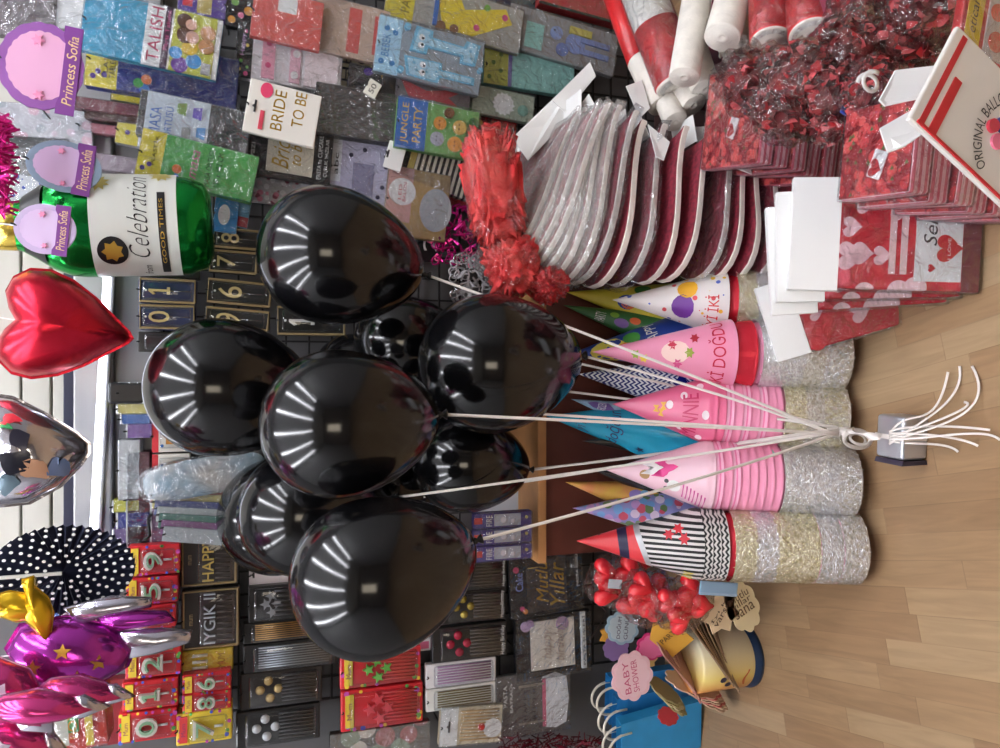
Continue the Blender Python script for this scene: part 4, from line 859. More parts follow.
# ------------------------------------------------------------------ left end of the wall: number candles, cake toppers
red = M('red_pack_card', (206,38,48), .35, coat=.3)
conf = [(232,200,60),(90,170,80),(70,90,200),(190,70,170)]
def confetti_edges(p, seed, n=9):
    rnd = random.Random(seed)
    for cl in conf:
        p.discs('confetti_dot', c(cl), [(rnd.uniform(.05,.95), rnd.choice((rnd.uniform(.03,.1), rnd.uniform(.9,.97))), rnd.uniform(.04,.07)) for _ in range(3)] + [(rnd.choice((.05,.95)), rnd.uniform(.1,.9), .045) for _ in range(2)])
def number_box(px, ch, label, D=1.72, mat=None, cl=(236,226,214), rot=0, yel=False):
    p = Pack('number_candle', label, 'number candle', px, D, .055, rot=rot, mat=mat or red, group='number candle boxes', bevel=.003)
    confetti_edges(p, sum(px)); 
    p.panel('yellow_label', c3(226,196,60), .08, .06, .92, .2) if not yel else p.panel('red_label', c3(206,60,60), .1, .06, .9, .2)
    p.text('Mum', c3(140,40,90), .3, .09, .7, .17)
    p.text(ch, c(cl), .2, .3, .8, .68, depth=.007, name='numeral'); p.text(ch, c3(150,190,150), .27, .36, .73, .62, depth=.0085, name='numeral_inlay')
    p.sticks(MW, .42, .68, .58, .84, 1, name='candle_stick'); p.blister(.12, .24, .88, .92, .014)
for px, ch, lab in [((128,180,545,575),'9','red boxed numeral candle topmost of its column, beside the polka dot fan'), ((126,178,577,604),'5','red boxed numeral 5 candle, second of its column'), ((124,176,605,629),'4','red boxed numeral 4 candle in the left wall column'), ((122,172,629,650),'3','red boxed numeral 3 candle under the numeral 4'), ((125,181,649,677),'2','red boxed numeral 2 candle beside the yellow candle pack'), ((122,178,680,709),'1','red boxed numeral 1 candle under the numeral 2'), ((118,177,711,741),'0','red boxed numeral 0 candle lowest of its column'),
        ((182,231,673,692),'6','red boxed numeral 6 candle under the yellow candle pack'), ((182,231,692,711),'8','red boxed numeral 8 candle above the yellow numeral 7')]:
    number_box(px, ch, lab)
number_box((176,232,711,743), '7', 'yellow boxed numeral 7 candle in the lowest row', 1.72, c3(222,196,60), yel=True)
p = Pack('candle_pack', 'yellow pack of slim candles above the red numeral 6', 'candle pack', (182,233,649,672), 1.72, .03, mat=c3(226,196,50)); p.sticks(c3(236,230,200), .1, .2, .9, .5, 3); p.text('MUM', c3(150,110,30), .2, .7, .8, .84); p.film()
brown_m = M('dark_brown_card', (40,34,32), .35, coat=.3)
def word_candle(px, word, label, num, D=1.71):
    p = Pack('word_candle', label, 'word candle', px, D, .022, mat=brown_m, bevel=.005)
    b = bmesh.new(); W, H = p.W/2, p.H
    join(b, bm_tube([(-W+.005, -p.th-.001, .005), (W-.005, -p.th-.001, .005), (W-.005, -p.th-.001, H-.005), (-W+.005, -p.th-.001, H-.005), (-W+.005, -p.th-.001, .005)], .0028, 6))
    obj('rope_border', mesh_of(b, 'rope'), rope, p.root)
    p.panel('inner_card', c3(58,46,44), .1, .32, .94, .9); p.text(word, num, .1, .38, .92, .58, depth=.006, name='lettering'); p.sticks(c3(90,78,72), .1, .6, .92, .86, 9, .3); p.text('mum', rope, .42, .14, .6, .2); p.blister(.08, .3, .95, .92, .012)
word_candle((180,238,532,586), 'HAPPY', 'dark candle pack with gold HAPPY letters', M('gold_letters', (236,202,110), .3, .25))
word_candle((181,240,588,649), 'IYGIK II', 'dark candle pack with silver letter candles under the HAPPY pack', M('silver_letters', (222,226,232), .25, .3))
p = Pack('topper_pack', 'white pack with a pink print half hidden by the nearest balloon', 'topper pack', (249,306,562,584), 1.73, .014, mat=c3(236,230,234)); p.panel('pink_print', c3(236,120,170), .5, .6, .9, .75); p.hole(.5,.08)
def pick_pack(px, label, shape, mat, back, n=6, D=1.72, stick=None, group=None, edge=None, lett=None, rot=0):
    p = Pack('pick_candle_pack', label, 'candle pack', px, D, .02, mat=back, bevel=.003, group=group, rot=rot)
    if edge: confetti_edges(p, sum(px)); p.panel('yellow_label', c3(214,190,60), .1, .05, .9, .15); p.text('Mum', c3(120,40,80), .3, .07, .7, .13)
    if shape == 'star': p.shape('star', mat, [starpts(*p.xz(u, v), p.W*.17) for u, v in ((.5,.34),(.26,.46),(.72,.44),(.5,.56))], .004)
    elif shape == 'heart': p.shape('heart', mat, [heartpts(*p.xz(u, v), p.W*.3) for u, v in ((.5,.22),(.26,.36),(.74,.34),(.52,.46))], .006)
    elif shape == 'drop': p.bumps('drop', mat, [(.5,.24,.13),(.26,.36,.13),(.74,.34,.13),(.5,.46,.13)])
    p.sticks(stick or c3(60,56,58), .12, .5 if shape else .16, .9, .92, n, .55)
    if lett: p.text(lett, MW, .08, .9, .92, .97)
    p.blister(.06, .1, .95, .95, .014)
    return p
sv = M('silver_star', (216,218,224), .2, .7); gd = M('gold_drop', (220,190,130), .25, .6)
blk = M('black_pack_card', (30,30,32), .35, coat=.35)
pick_pack((248,300,585,621), 'black pack of silver star candles beside the nearest balloon', 'star', sv, blk)
pick_pack((243,316,620,641), 'pack of copper gold stick candles', None, None, blk, 8, stick=M('copper_stick', (196,150,90), .3, .6))
pick_pack((243,336,641,669), 'pack of silver stick candles', None, None, blk, 9, stick=M('silver_stick', (206,208,212), .25, .7))
pick_pack((240,322,670,706), 'black pack of gold drop candles', 'drop', gd, brown_m, 8)
pick_pack((236,320,708,744), 'black pack of pearl white drop candles, lowest of its column', 'drop', M('pearl', (224,224,226), .25, .3), blk, 8)
pick_pack((340,421,650,685), 'red confetti edged pack of green, red and yellow star candles', 'star', c3(110,190,80), red, 8, stick=c3(206,60,60), edge=True)
pick_pack((341,423,687,727), 'red confetti edged pack of red star candles, under the green starred one', 'star', c3(224,80,90), red, 9, stick=c3(206,50,56), edge=True)
pick_pack((448,507,558,590), 'black pack of candles with white Happy Birthday script, topmost of three', None, None, blk, 8, lett='Happy Birthday')
pick_pack((440,506,590,622), 'black pack of gold berry candles with white script, middle of three', 'drop', M('gold_berry', (206,180,80), .25, .6), blk, 8, lett='Happy Birthday')
pick_pack((432,507,625,660), 'black pack of ruby drop candles with white script, lowest of three', 'drop', M('ruby', (190,40,70), .2, .2), blk, 8, lett='Happy Birthday')
pick_pack((426,496,661,685), 'white pack of mauve tipped stick candles', None, None, c3(226,222,222), 7, stick=c3(180,140,170))
pick_pack((426,496,686,708), 'white pack of gold and black stick candles', None, None, c3(222,220,214), 7, stick=c3(120,104,56))
p = Pack('pick_pack', 'bag of wooden picks with a red bead and white header', 'pick pack', (440,502,706,744), 1.71, .02, rot=4, mat=c3(206,190,160)); p.panel('header', MW, 0, 0, 1, .28); p.sticks(c3(196,160,104), .08, .32, .92, .94, 10, .5, name='wooden_picks'); p.bumps('red_bead', c3(206,50,40), [(.45,.66,.1)]); p.discs('white_paper', c3(236,232,228), [(.4,.84,.25)]); p.hole(.5,.14); p.film(FILMW)
p = Pack('pick_pack', 'white pack strip peeping out between the red star candles and the nearest balloon', 'candle pack', (400,432,640,652), 1.735, .012, mat=c3(226,222,226)); p.panel('pink_print', c3(214,110,150), .2, .6, .8, .9)
def word_shape(p, words_, mat, dep=.003):
    for t, u0, v0, u1, v1 in words_: p.text(t, mat, u0, v0, u1, v1, .35, dep)
p = Pack('cake_topper', 'black cake topper pack with gold script', 'cake topper', (509,582,554,614), 1.71, .012, rot=-3, mat=MK)
p.panel('clear_window', c3(66,58,54), .06, .24, .94, .78); word_shape(p, [('Mutlu', .2,.36,.9,.52), ('Yıllar', .14,.54,.86,.74)], M('gold_print', (222,182,88), .3, .35)); p.sticks(GOLD, .78,.26,.82,.4,1); p.discs('printed_dot', c3(200,60,110), [(.8,.1,.05),(.15,.16,.04)]); p.discs('printed_dot', c3(224,130,60), [(.1,.2,.04)]); p.text('Cake', c3(120,140,214), .45,.08,.75,.18); p.text('PASTA SÜSÜ', MW, .4,.9,.94,.94); p.film()
p = Pack('cake_topper', 'black pack with a cream square topper and lilac dots', 'cake topper', (515,590,614,676), 1.71, .012, rot=-2, mat=MK)
p.panel('cream_square', c3(234,224,212), .14, .2, .92, .78, .004); word_shape(p, [('happy', .3,.34,.8,.5), ('birthday', .24,.52,.86,.66)], c3(214,196,182)); p.discs('lilac_dot', c3(196,166,200), [(.84,.62,.11),(.86,.14,.08)]); p.discs('lilac_dot', c3(180,150,190), [(.9,.2,.06)]); p.panel('white_strip', MW, .06, .87, .98, .93); p.text('PASTA SÜSLERİ', MK, .12,.88,.92,.92); p.film()
p = Pack('cake_bunting', 'grey PASTA BAYRAGI cake bunting pack with a white cake print', 'cake bunting', (496,570,672,734), 1.71, .012, rot=-1, mat=c3(104,98,96))
p.text('PASTA', MW, .5,.1,.84,.15); p.text('BAYRAĞI', MW, .4,.17,.84,.22); p.shape('printed_cake', c3(236,234,236), [[p.xz(.08,.66),p.xz(.9,.62),p.xz(.95,.8),p.xz(.86,.95),p.xz(.5,.98),p.xz(.12,.94),p.xz(.05,.8)]]); p.panel('pink_icing', c3(224,110,140), .1, .62, .88, .665); p.panel('tape', c3(150,140,130), .18,.3,.21,.64); p.panel('tape', c3(150,140,130), .78,.3,.81,.64); p.text('H A P P Y', MK, .26,.36,.74,.4); p.text('B I R T H', MK, .26,.48,.74,.52); p.film()
p = Pack('foil_pack', 'crumpled grey clear bag at the bottom row under the red star candles', 'confetti pack', (330,430,728,760), 1.73, .02, mat=pattern_mat('dusky_bag', (110,104,98), [(170,110,110),(140,150,130),(200,190,176)], 22, rough=.2, thresh=.5)); p.film(FILMW)
tb = bmesh.new(); rnd = random.Random(9)
for i in range(500):
    q = P(rnd.uniform(500, 604), rnd.uniform(738, 775), 1.68) + Vector((0, rnd.uniform(-.03,.03), 0))
    join(tb, bm_box(-.012,.012,-.0004,.0004,-.0014,.0014), Matrix.Translation(q) @ Euler((rnd.uniform(-2,2), rnd.uniform(-3,3), rnd.uniform(-2,2))).to_matrix().to_4x4())
o = obj('tinsel_garland', mesh_of(tb, 'tinsel'), M('dark_red_foil', (110,24,40), .25, .6)); tag(o, 'dark red tinsel garland under the cake bunting pack', 'tinsel garland', kind='stuff')
# sparkler packs on the counter
for i in range(3):
    y0 = 512+16.5*i
    p = Pack('sparkler_pack', 'purple and silver fountain candle pack with red cap on the counter, %s' % ['nearest the balloon', 'middle of three', 'nearest the counter end'][i], 'fountain candle', (474,532,y0,y0+15.5), 1.50, .02, mat=c3(84,70,140), bevel=.003, hook=False, group='fountain candles on the counter')
    p.panel('red_cap', c3(214,66,56), .3, 0, .7, .14); p.panel('silver_print', M('silver_print', (190,196,214), .3, .5), .12, .34, .88, .8); p.discs('printed_burst', c3(230,226,236), [(.5,.5,.2),(.4,.66,.14)]); p.discs('printed_dot', c3(206,190,110), [(.6,.9,.1)]); p.text('FIRE', MW, .15,.2,.85,.3); p.film()
p = Pack('paper_sheet', 'pale blue grey paper board leaning on the counter behind the fountain candles', 'paper board', (478,533,474,516), 1.62, .006, mat=c3(206,214,226), hook=False)
p.panel('dark_rail', c3(70,80,96), .1, .86, 1, .92)
# ------------------------------------------------------------------ foil balloons, fan and signs that hang in front of the wall
def hang_cord(par, x, z0, z1, m=None):
    return obj('hanging_cord', mesh_of(bm_tube([(x, 0, z0), (x, 0, z1)], .0012, 5), 'cord'), m or MW, par)
def oval_sign(px, D, label, rim, field, rot, txt, ban=(.62,.86), shape='oval'):
    x0, x1, y0, y1 = px
    p = Pack('oval_sign', label, 'hanging sign', px, D, .004, rot=rot)
    W, H = p.W/2, p.H; cz = H*.52
    obj('card', mesh_of(bm_prism(scallop(0, cz, W, H*.5, 16, .03) if shape == 'scallop' else circ(0, cz, W, H*.49, 48), -.004, 0), 'card'), c(rim), p.root)
    p.shape('field', c(field), [scallop(0, cz, W*.8, H*.4, 22, .04)], .0008)
    bz0, bz1 = (1-ban[1])*H, (1-ban[0])*H
    p.shape('banner', c3(122,60,140), [[(-W*1.02, bz0), (W*1.02, bz0+.0), (W*1.02, bz1), (W*.8, bz1), (W*.6, bz1-.004), (-W*.6, bz1-.004), (-W*.8, bz1), (-W*1.02, bz1)]], .0016)
    p.text(txt, c3(240,206,150), .1, ban[0]+.06, .9, ban[1]-.04, .2)
    p.shape('printed_flower', c3(236,150,190), [starpts(*p.xz(.16,.5), p.W*.06, 6, .5), starpts(*p.xz(.78,.42), p.W*.07, 6, .5)], .0012)
    hang_cord(p.root, 0, H*.98, H*1.0+.35)
    return p
oval_sign((-2,86,22,110), 1.40, 'largest purple oval sign with a lettered banner, near the top corner', (142,84,160), (226,170,206), 6, 'Princess Sofia', (.70,.92), 'scallop')
oval_sign((26,104,141,192), 1.46, 'blue grey oval sign with a purple banner, between two other oval signs', (130,150,172), (206,176,214), 8, 'Princess Sofia')
oval_sign((14,78,204,254), 1.34, 'lilac oval sign hanging in front of the champagne bottle balloon', (196,176,214), (214,190,226), 5, 'Princess Sofia')
# champagne bottle balloon
gm = M('green_foil', (24, 150, 62), .16, .85, bump=.45, bs=14)
bt = P(-12, 226, 1.52); bb_ = P(217, 226, 1.52); BL = (bt-bb_).length
bot = thing('bottle_balloon', 'green champagne bottle foil balloon with a white Celebration label', 'foil balloon', axis_frame(bb_, bt))
bw = 50*mpp(150, 1.52)
prof = [(0, .012), (bw*.3, .006), (bw*.6, .008), (bw*.86, .02), (bw*.97, .05), (bw, .10), (bw, BL*.60), (bw*.97, BL*.66), (bw*.86, BL*.73), (bw*.66, BL*.80), (bw*.5, BL*.86), (bw*.44, BL*.9)]
obj('bottle_body', mesh_of(bm_lathe(prof, 48, 1, .72), 'body', True), gm, bot)
obj('gold_neck', mesh_of(bm_lathe([(bw*.46, BL*.86), (bw*.47, BL*.9), (bw*.45, BL*1.0), (bw*.3, BL*1.03), (0, BL*1.035)], 40, 1, .75), 'neck', True), M('gold_neck_foil', (226,196,90), .18, .9, bump=.4, bs=20), bot)
obj('neck_label', mesh_of(bm_lathe([(bw*.83, BL*.752), (bw*.70, BL*.795), (bw*.56, BL*.845)], 40, 1, .76, -1.2, 1.2), 'lab', True), MK, bot)
def bp(a, z, out=.002): return Vector(((bw+out)*math.sin(a), -(bw+out)*.72*math.cos(a), z))
zl0, zl1 = BL*.17, BL*.55
obj('paper_label', mesh_of(bm_lathe([(bw+.001, zl0), (bw+.0015, (zl0+zl1)/2), (bw+.001, zl1)], 48, 1, .72, -1.45, 1.45), 'lab', True), M('label_paper', (222,226,220), .35, coat=.2), bot)
obj('lettering', text_fit('Celebration', -.75, 1.0, BL*.30, BL*.39, lambda x, z, d: bp(x, z, .003), .45, 0, -.016), MK, bot)
obj('lettering', text_fit('from', -1.25, -.95, BL*.30, BL*.335, lambda x, z, d: bp(x, z, .003), .3), MK, bot)
b = bmesh.new(); zz0 = BL*.22
vs = [[b.verts.new(bp(-1.2+1.75*i/16, zz0+dz, .0026)) for dz in (0, BL*.035)] for i in range(17)]
for i in range(16): b.faces.new((vs[i][0], vs[i+1][0], vs[i+1][1], vs[i][1]))
obj('black_band', mesh_of(b, 'band', True), MK, bot)
obj('lettering', text_fit('GOOD TIMES', -.9, .4, zz0+.004, zz0+BL*.028, lambda x, z, d: bp(x, z, .0034)), M('gold_print', (222,182,88), .3, .35), bot)
def disc_on(par, a, z, r, name, mat, out, pts=None):
    b = bmesh.new(); pts = pts or circ(0, 0, r, n=28)
    cen = b.verts.new(bp(a, z, out)); ring = [b.verts.new(bp(a+x/(bw*.9), z+y, out)) for x, y in pts]
    for i in range(len(pts)): b.faces.new((cen, ring[i], ring[(i+1) % len(pts)]))
    bmesh.ops.recalc_face_normals(b, faces=b.faces); return obj(name, mesh_of(b, name, True), mat, par)
disc_on(bot, -.62, BL*.46, bw*.27, 'black_seal', MK, .0028)
disc_on(bot, -.62, BL*.46, bw*.2, 'gold_grapes', M('gold_print', (222,182,88), .3, .35), .0036, starpts(0, 0, bw*.2, 7, .7))
for z, a in ((BL*.51, .8), (BL*.24, 1.1)): disc_on(bot, a, z, bw*.2, 'gold_scroll', M('pale_gold_print', (206,190,110), .35, .4), .0028, starpts(0, 0, bw*.22, 9, .6))
# foil pillows
def foil(name, label, outline, px, D, th, mat, rot=0, yaw=0, part='foil_body', wr=.12, k=17, seam=None, cxz=None, tilt=0):
    x, y = px; g = thing(name, label, 'foil balloon', Matrix.Translation(P(x, y, D)) @ Matrix.Rotation(R(rot), 4, 'Y') @ Matrix.Rotation(R(yaw), 4, 'Z') @ Matrix.Rotation(R(tilt), 4, 'X'))
    obj(part, mesh_of(bm_puffy(outline, th, 10, wr, k, cxz), part, True), mat, g)
    cxx = sum(p[0] for p in outline)/len(outline); czz = sum(p[1] for p in outline)/len(outline)
    if name not in ('heart_balloon', 'face_balloon'):
        obj('hanging_cord', mesh_of(bm_tube([(0, 0, .02), (0, 0, .8)], .001, 5), 'cord'), MW, g, mtx=(Matrix.Rotation(R(rot), 4, 'Y') @ Matrix.Rotation(R(yaw), 4, 'Z') @ Matrix.Rotation(R(tilt), 4, 'X')).inverted())
    big = [(cxx+(q[0]-cxx)*1.05, czz+(q[1]-czz)*1.05) for q in outline]
    obj('seam_edge', mesh_of(bm_prism(big, -.0008, .0008), 'seam'), seam or mat, g)
    return g
rf = M('red_foil', (206, 34, 58), .27, .8, bump=.8, bs=12)
hw_ = 106*mpp(60, 1.42)
g = foil('heart_balloon', 'red heart foil balloon hanging beside the light tube', [(0,.30*hw_)]+[(x*hw_, z*hw_) for x, z in ((.1,.37),(.24,.42),(.38,.38),(.48,.26),(.5,.1),(.44,-.1),(.32,-.3),(.18,-.47),(.06,-.62),(0,-.66),(-.06,-.62),(-.18,-.47),(-.32,-.3),(-.44,-.1),(-.5,.1),(-.48,.26),(-.38,.38),(-.24,.42),(-.1,.37))], (54,326), 1.42, .085, rf, rot=9, cxz=(0, -.04*hw_), wr=.05); hang_cord(g, 0, hw_*.3, hw_*.3+.5)
sf = M('clear_silver_foil', (206, 204, 214), .12, .9, bump=.7, bs=9)
r_ = 58*mpp(40, 1.40)
g = foil('face_balloon', 'silver foil balloon with dark, red and tan printed patches', [(-r_*.9, r_*.5), (-r_*.86, -.1*r_), (-.6*r_, -r_*.55), (-.25*r_, -r_*.86), (-.05*r_, -r_*.98), (.12*r_, -r_*.98), (.3*r_, -r_*.8), (.66*r_, -r_*.3), (.92*r_, .15*r_), (1.0*r_, r_*.6), (.4*r_, r_*1.05), (-.5*r_, r_*1.0)], (24,452), 1.40, .06, sf, rot=0, wr=.35, k=29)
def foil_patch(g, pts, mat, name, r, th, cen=(0, 0)):
    """printed patch that follows the pillow's front"""
    b = bmesh.new(); n = len(pts); ca = (sum(p[0] for p in pts)/n, sum(p[1] for p in pts)/n)
    def q(x, z): return Vector((x, -th*math.sqrt(max(0.04, 1-((x-cen[0])**2+(z-cen[1])**2)/(r*r)))-.002, z))
    cv = b.verts.new(q(*ca)); rr = [[b.verts.new(q(ca[0]+(p[0]-ca[0])*s, ca[1]+(p[1]-ca[1])*s)) for p in pts] for s in (.5, 1)]
    for i in range(n):
        j = (i+1) % n; b.faces.new((cv, rr[0][i], rr[0][j])); b.faces.new((rr[0][i], rr[1][i], rr[1][j], rr[0][j]))
    bmesh.ops.recalc_face_normals(b, faces=b.faces); return obj(name, mesh_of(b, name, True), mat, g)
fm = lambda n, rgb: M('foil_print_'+n, rgb, .2, .3, bump=.4, bs=12)
for n, rgb, cxx, czz, a, bq in (('dark', (36,36,46), -.15,-.05,.26,.3), ('tan', (196,150,120), -.30,-.42,.22,.24), ('grey', (90,110,122), -.6,.12,.2,.22), ('blue_grey', (110,130,170), -.28,-.78,.22,.16), ('red', (206,40,56), .72,.22,.12,.34), ('green', (40,130,70), .6,.36,.06,.3), ('violet', (170,110,190), .3,.7,.2,.1), ('dark2', (50,48,60), .3,-.15,.22,.2)):
    foil_patch(g, [(x+.04*r_*math.sin(5*i_+cxx*9), z+.05*r_*math.cos(7*i_+czz*5)) for i_, (x, z) in enumerate(circ(cxx*r_*.8, czz*r_*.8, a*r_*.8, bq*r_*.8, 14))], fm(n, rgb), 'printed_patch', r_*1.06, .062)
hang_cord(g, 0, r_, r_+.5)
# pleated fan
fr_ = 65*mpp(60, 1.40); fan = thing('paper_fan', 'dark navy pleated paper fan with white polka dots', 'paper fan', Matrix.Translation(P(64, 570, 1.40)) @ Matrix.Rotation(R(-8), 4, 'Z'))
b = bmesh.new(); n = 96; cen = [b.verts.new((0, -.004, 0)), b.verts.new((0, .004, 0))]
ring = [b.verts.new((fr_*.71*math.cos(2*math.pi*i/n), (-.008 if i % 2 else .006), fr_*math.sin(2*math.pi*i/n))) for i in range(n)]
inn = [b.verts.new((fr_*.12*.71*math.cos(2*math.pi*i/n), (-.004 if i % 2 else .0), fr_*.12*math.sin(2*math.pi*i/n))) for i in range(n)]
for i in range(n):
    j = (i+1) % n; b.faces.new((ring[i], ring[j], inn[j], inn[i])); b.faces.new((cen[0], inn[i], inn[j]))
bmesh.ops.delete(b, geom=[cen[1]], context='VERTS')
obj('pleated_paper', mesh_of(b, 'fan'), M('navy_paper', (40,44,66), .5), fan)
b = bmesh.new(); rnd = random.Random(4)
for kk in range(4, 17, 2):
    rr = fr_*kk/16.6; m_ = int(4+kk*1.75)
    for i in range(m_):
        a = 2*math.pi*(i+.5*(kk % 2))/m_+.05*kk; x, z = rr*.71*math.cos(a), rr*math.sin(a)
        join(b, bm_prism(circ(x, z, .0024, .0030, 10), -.0096, -.0086))
obj('polka_dot', mesh_of(b, 'dots'), MW, fan)
box('fan_strut', -.0025, .0025, -.016, -.012, 0, fr_*.98, M('pale_strip', (200,202,196), .4), fan); hang_cord(fan, 0, fr_, fr_+.4)
# twisted yellow balloon, purple star foil, pink flower foil
yf = M('yellow_foil', (226,184,40), .18, .7, bump=.4, bs=18)
for i, (px, rot, w, h_, lab) in enumerate([((15,606), 20, .034, .05, 'yellow foil candy twist at the edge of the polka dot fan'), ((38,610), 75, .030, .052, 'smaller yellow foil twist beside the polka dot fan')]):
    g = foil('foil_twist', lab, [(-w*.3,h_*1.0),(-w*.18,h_*.72),(-w*.6,h_*.3),(-w*.66,-h_*.2),(-w*.3,-h_*.7),(0,-h_),(w*.3,-h_*.7),(w*.66,-h_*.2),(w*.6,h_*.3),(w*.18,h_*.72),(w*.3,h_*1.0)], px, 1.33, .018, yf, rot=rot)
pf = M('purple_foil', (176,60,170), .15, .8, bump=.4, bs=12)
r2 = 62*mpp(80, 1.36)
g = foil('fish_balloon', 'purple foil balloon with gold stars and silver fins', [(-r2*.62,-.05*r2),(-.42*r2,-.6*r2),(0,-.95*r2),(.3*r2,-.95*r2),(.55*r2,-.5*r2),(.5*r2,.2*r2),(.2*r2,.75*r2),(-.2*r2,.8*r2),(-.55*r2,.4*r2)], (66,650), 1.36, .05, pf, rot=22)
for x, z in ((-.2,.3),(.15,.0),(-.2,-.35),(.1,-.55)): foil_patch(g, starpts(x*r2, z*r2, .13*r2), M('gold_print', (222,182,88), .3, .35), 'gold_star', r2*.95, .051)
wing = M('silver_fin', (200,198,212), .15, .85, bump=.5, bs=14)
for nm2, pts in (('silver_fin', [(.1,-.9),(.3,-1.3),(.62,-1.75),(.82,-1.7),(.72,-1.2),(.5,-.6)]), ('silver_fin', [(.42,.0),(.7,-.4),(1.0,-.95),(1.15,-.9),(1.0,-.3),(.62,.3)])):
    obj(nm2, mesh_of(bm_puffy([(a*r2, d*r2) for a, d in pts], .018, 7, .2), 'fin', True), wing, g)
obj('purple_fin', mesh_of(bm_puffy([(a*r2, d*r2) for a, d in [(.45,-.5),(.72,-1.05),(.9,-1.4),(1.0,-1.2),(.85,-.6),(.6,-.2)]], .022, 7, .2), 'fin', True), pf, g)
pkf = M('pink_foil', (214,70,140), .16, .75, bump=.4, bs=12)
r3 = 52*mpp(60, 1.26)
for i, (px, rot, lab, sc) in enumerate([((38,706), 8, 'pink petal foil balloon with silver rim, lower of two by the candle boxes', 1.0), ((78,690), 14, 'pink petal foil balloon with silver rim, tip pointing at the candle boxes', .85), ((8,690), 50, 'large pink petal foil balloon with a grey flower in the bottom corner', 1.0), ((10,740), 20, 'pink petal foil balloon with a grey flower at the very corner', .9)]):
    q = r3*sc; thin_ = .62 if i < 2 else 1.0
    g = foil('petal_balloon', lab, [(a*thin_, d) for a, d in [(-q*.3,q*.6),(-q*.5,.05*q),(-q*.36,-q*.5),(0,-q),(q*.36,-q*.5),(q*.5,.05*q),(q*.3,q*.6),(0,q*.74)]], px, 1.22+.03*i, .034, pkf, rot=rot, seam=wing)
    if i > 1: foil_patch(g, starpts(0, .1*q, .26*q, 5, .62), M('grey_print', (190,170,190), .3, .4), 'printed_flower', q, .035)
    obj('silver_rim', mesh_of(bm_puffy([(a*thin_, d) for a, d in [(-q*.3,-q*.5),(0,-q*.98),(q*.3,-q*.5),(q*.36,-q*.75),(0,-q*1.22),(-q*.36,-q*.75)]], .014, 5, .2), 'rim', True), wing, g)
b = bmesh.new(); rnd = random.Random(11)
for i in range(420):
    q = P(rnd.uniform(-14, 10), rnd.uniform(118, 212), 1.38)
    join(b, bm_box(-.011,.011,-.0004,.0004,-.002,.002), Matrix.Translation(q+Vector((0, rnd.uniform(-.02,.02), 0))) @ Euler((rnd.uniform(-2,2), rnd.uniform(-3,3), rnd.uniform(-1,1))).to_matrix().to_4x4())
o = obj('foil_fringe', mesh_of(b, 'fringe'), M('magenta_foil', (214, 40, 140), .25, .6)); tag(o, 'magenta foil fringe at the top edge above the bottle balloon', 'foil fringe', kind='stuff')
p = Pack('modelling_set', 'red and yellow box with white panel behind the pink petal balloons', 'gift box', (28,106,690,752), 1.50, .06, rot=-4, mat=c3(206,60,50)); p.panel('white_panel', c3(222,222,206), .1, .0, .9, .5); p.panel('printed_square', c3(80,160,90), .3,.5,.6,.64); p.text('BOYA', c3(224,140,50), .2,.5,.8,.62); p.panel('yellow_band', c3(226,196,70), .05, .72, .95, .82); p.film()
p = Pack('note_stack', 'small pad of white and pink cards beside the purple star balloon', 'card pad', (88,112,646,678), 1.56, .03, rot=6, mat=MW); p.panel('pink_band', c3(232,150,160), 0,.3,1,.5); p.panel('mint_band', c3(150,200,190), 0,.6,1,.72)
p = Pack('letter_banner', 'orange and pink lettered banner pack beneath the polka dot fan', 'letter banner', (50,110,612,640), 1.60, .012, rot=4, mat=c3(224,150,130)); p.text('ABC', c3(196,60,60), .1,.2,.9,.6); p.panel('blue_corner', c3(50,100,190), 0,0,1,.16); p.film()
p = Pack('foil_pack', 'deep red candle box half hidden behind the numeral 1 box', 'candle pack', (98,128,680,745), 1.74, .03, mat=c3(120,26,36)); p.panel('dot_band', c3(196,150,60), .1,.1,.9,.3)
# ------------------------------------------------------------------ the heap on the right: wrapped boards, rolls, petals, napkins, gift bags
RX = lambda a: Matrix.Rotation(R(a), 4, 'X'); RY = lambda a: Matrix.Rotation(R(a), 4, 'Y'); RZ = lambda a: Matrix.Rotation(R(a), 4, 'Z')
TR = lambda *a: Matrix.Translation(Vector(a))
def flat_prism(pts, z0, z1, bevel=0.0):
    b = bmesh.new(); f0 = [b.verts.new((p[0], p[1], z0)) for p in pts]; f1 = [b.verts.new((p[0], p[1], z1)) for p in pts]; n = len(pts)
    b.faces.new(f0[::-1]); b.faces.new(f1)
    for i in range(n): b.faces.new((f0[i], f0[(i+1) % n], f1[(i+1) % n], f1[i]))
    bmesh.ops.recalc_face_normals(b, faces=b.faces)
    return b
foam = M('white_foam_edge', (244,236,226), .55, mottle=.05, ms=20); velvet = M('wine_red_glitter', (146,50,66), .5, mottle=.25, ms=120)
# low dark stand under the boards
st = thing('display_stand', 'low dark stand under the wrapped heart boards', 'display stand', TR(.37, 1.42, 0))
box('stand_top', -.14, .3, -.12, .28, .07, .085, M('dark_wood', (60,36,34), .5), st, .003); box('stand_body', -.13, .29, -.11, .27, 0, .07, M('dark_wood', (60,36,34), .5), st)
def rot2(pts, a): return [(x*math.cos(a)-y*math.sin(a), x*math.sin(a)+y*math.cos(a)) for x, y in pts]
H36 = rot2(heartpts(0, 0, 1.0, 44), R(52))
BAGF = film_mat('board_wrap', (252,252,252), .10, .6, 24, 1.0, .22)
places = ['lowest', 'second from the bottom', 'third from the bottom', 'fourth from the bottom', 'fifth from the bottom', 'sixth from the bottom', 'seventh from the bottom', 'eighth from the bottom', 'ninth from the bottom', 'tenth from the bottom',
          'eighth from the top', 'seventh from the top', 'sixth from the top', 'fifth from the top', 'fourth from the top', 'third from the top', 'second from the top', 'topmost']
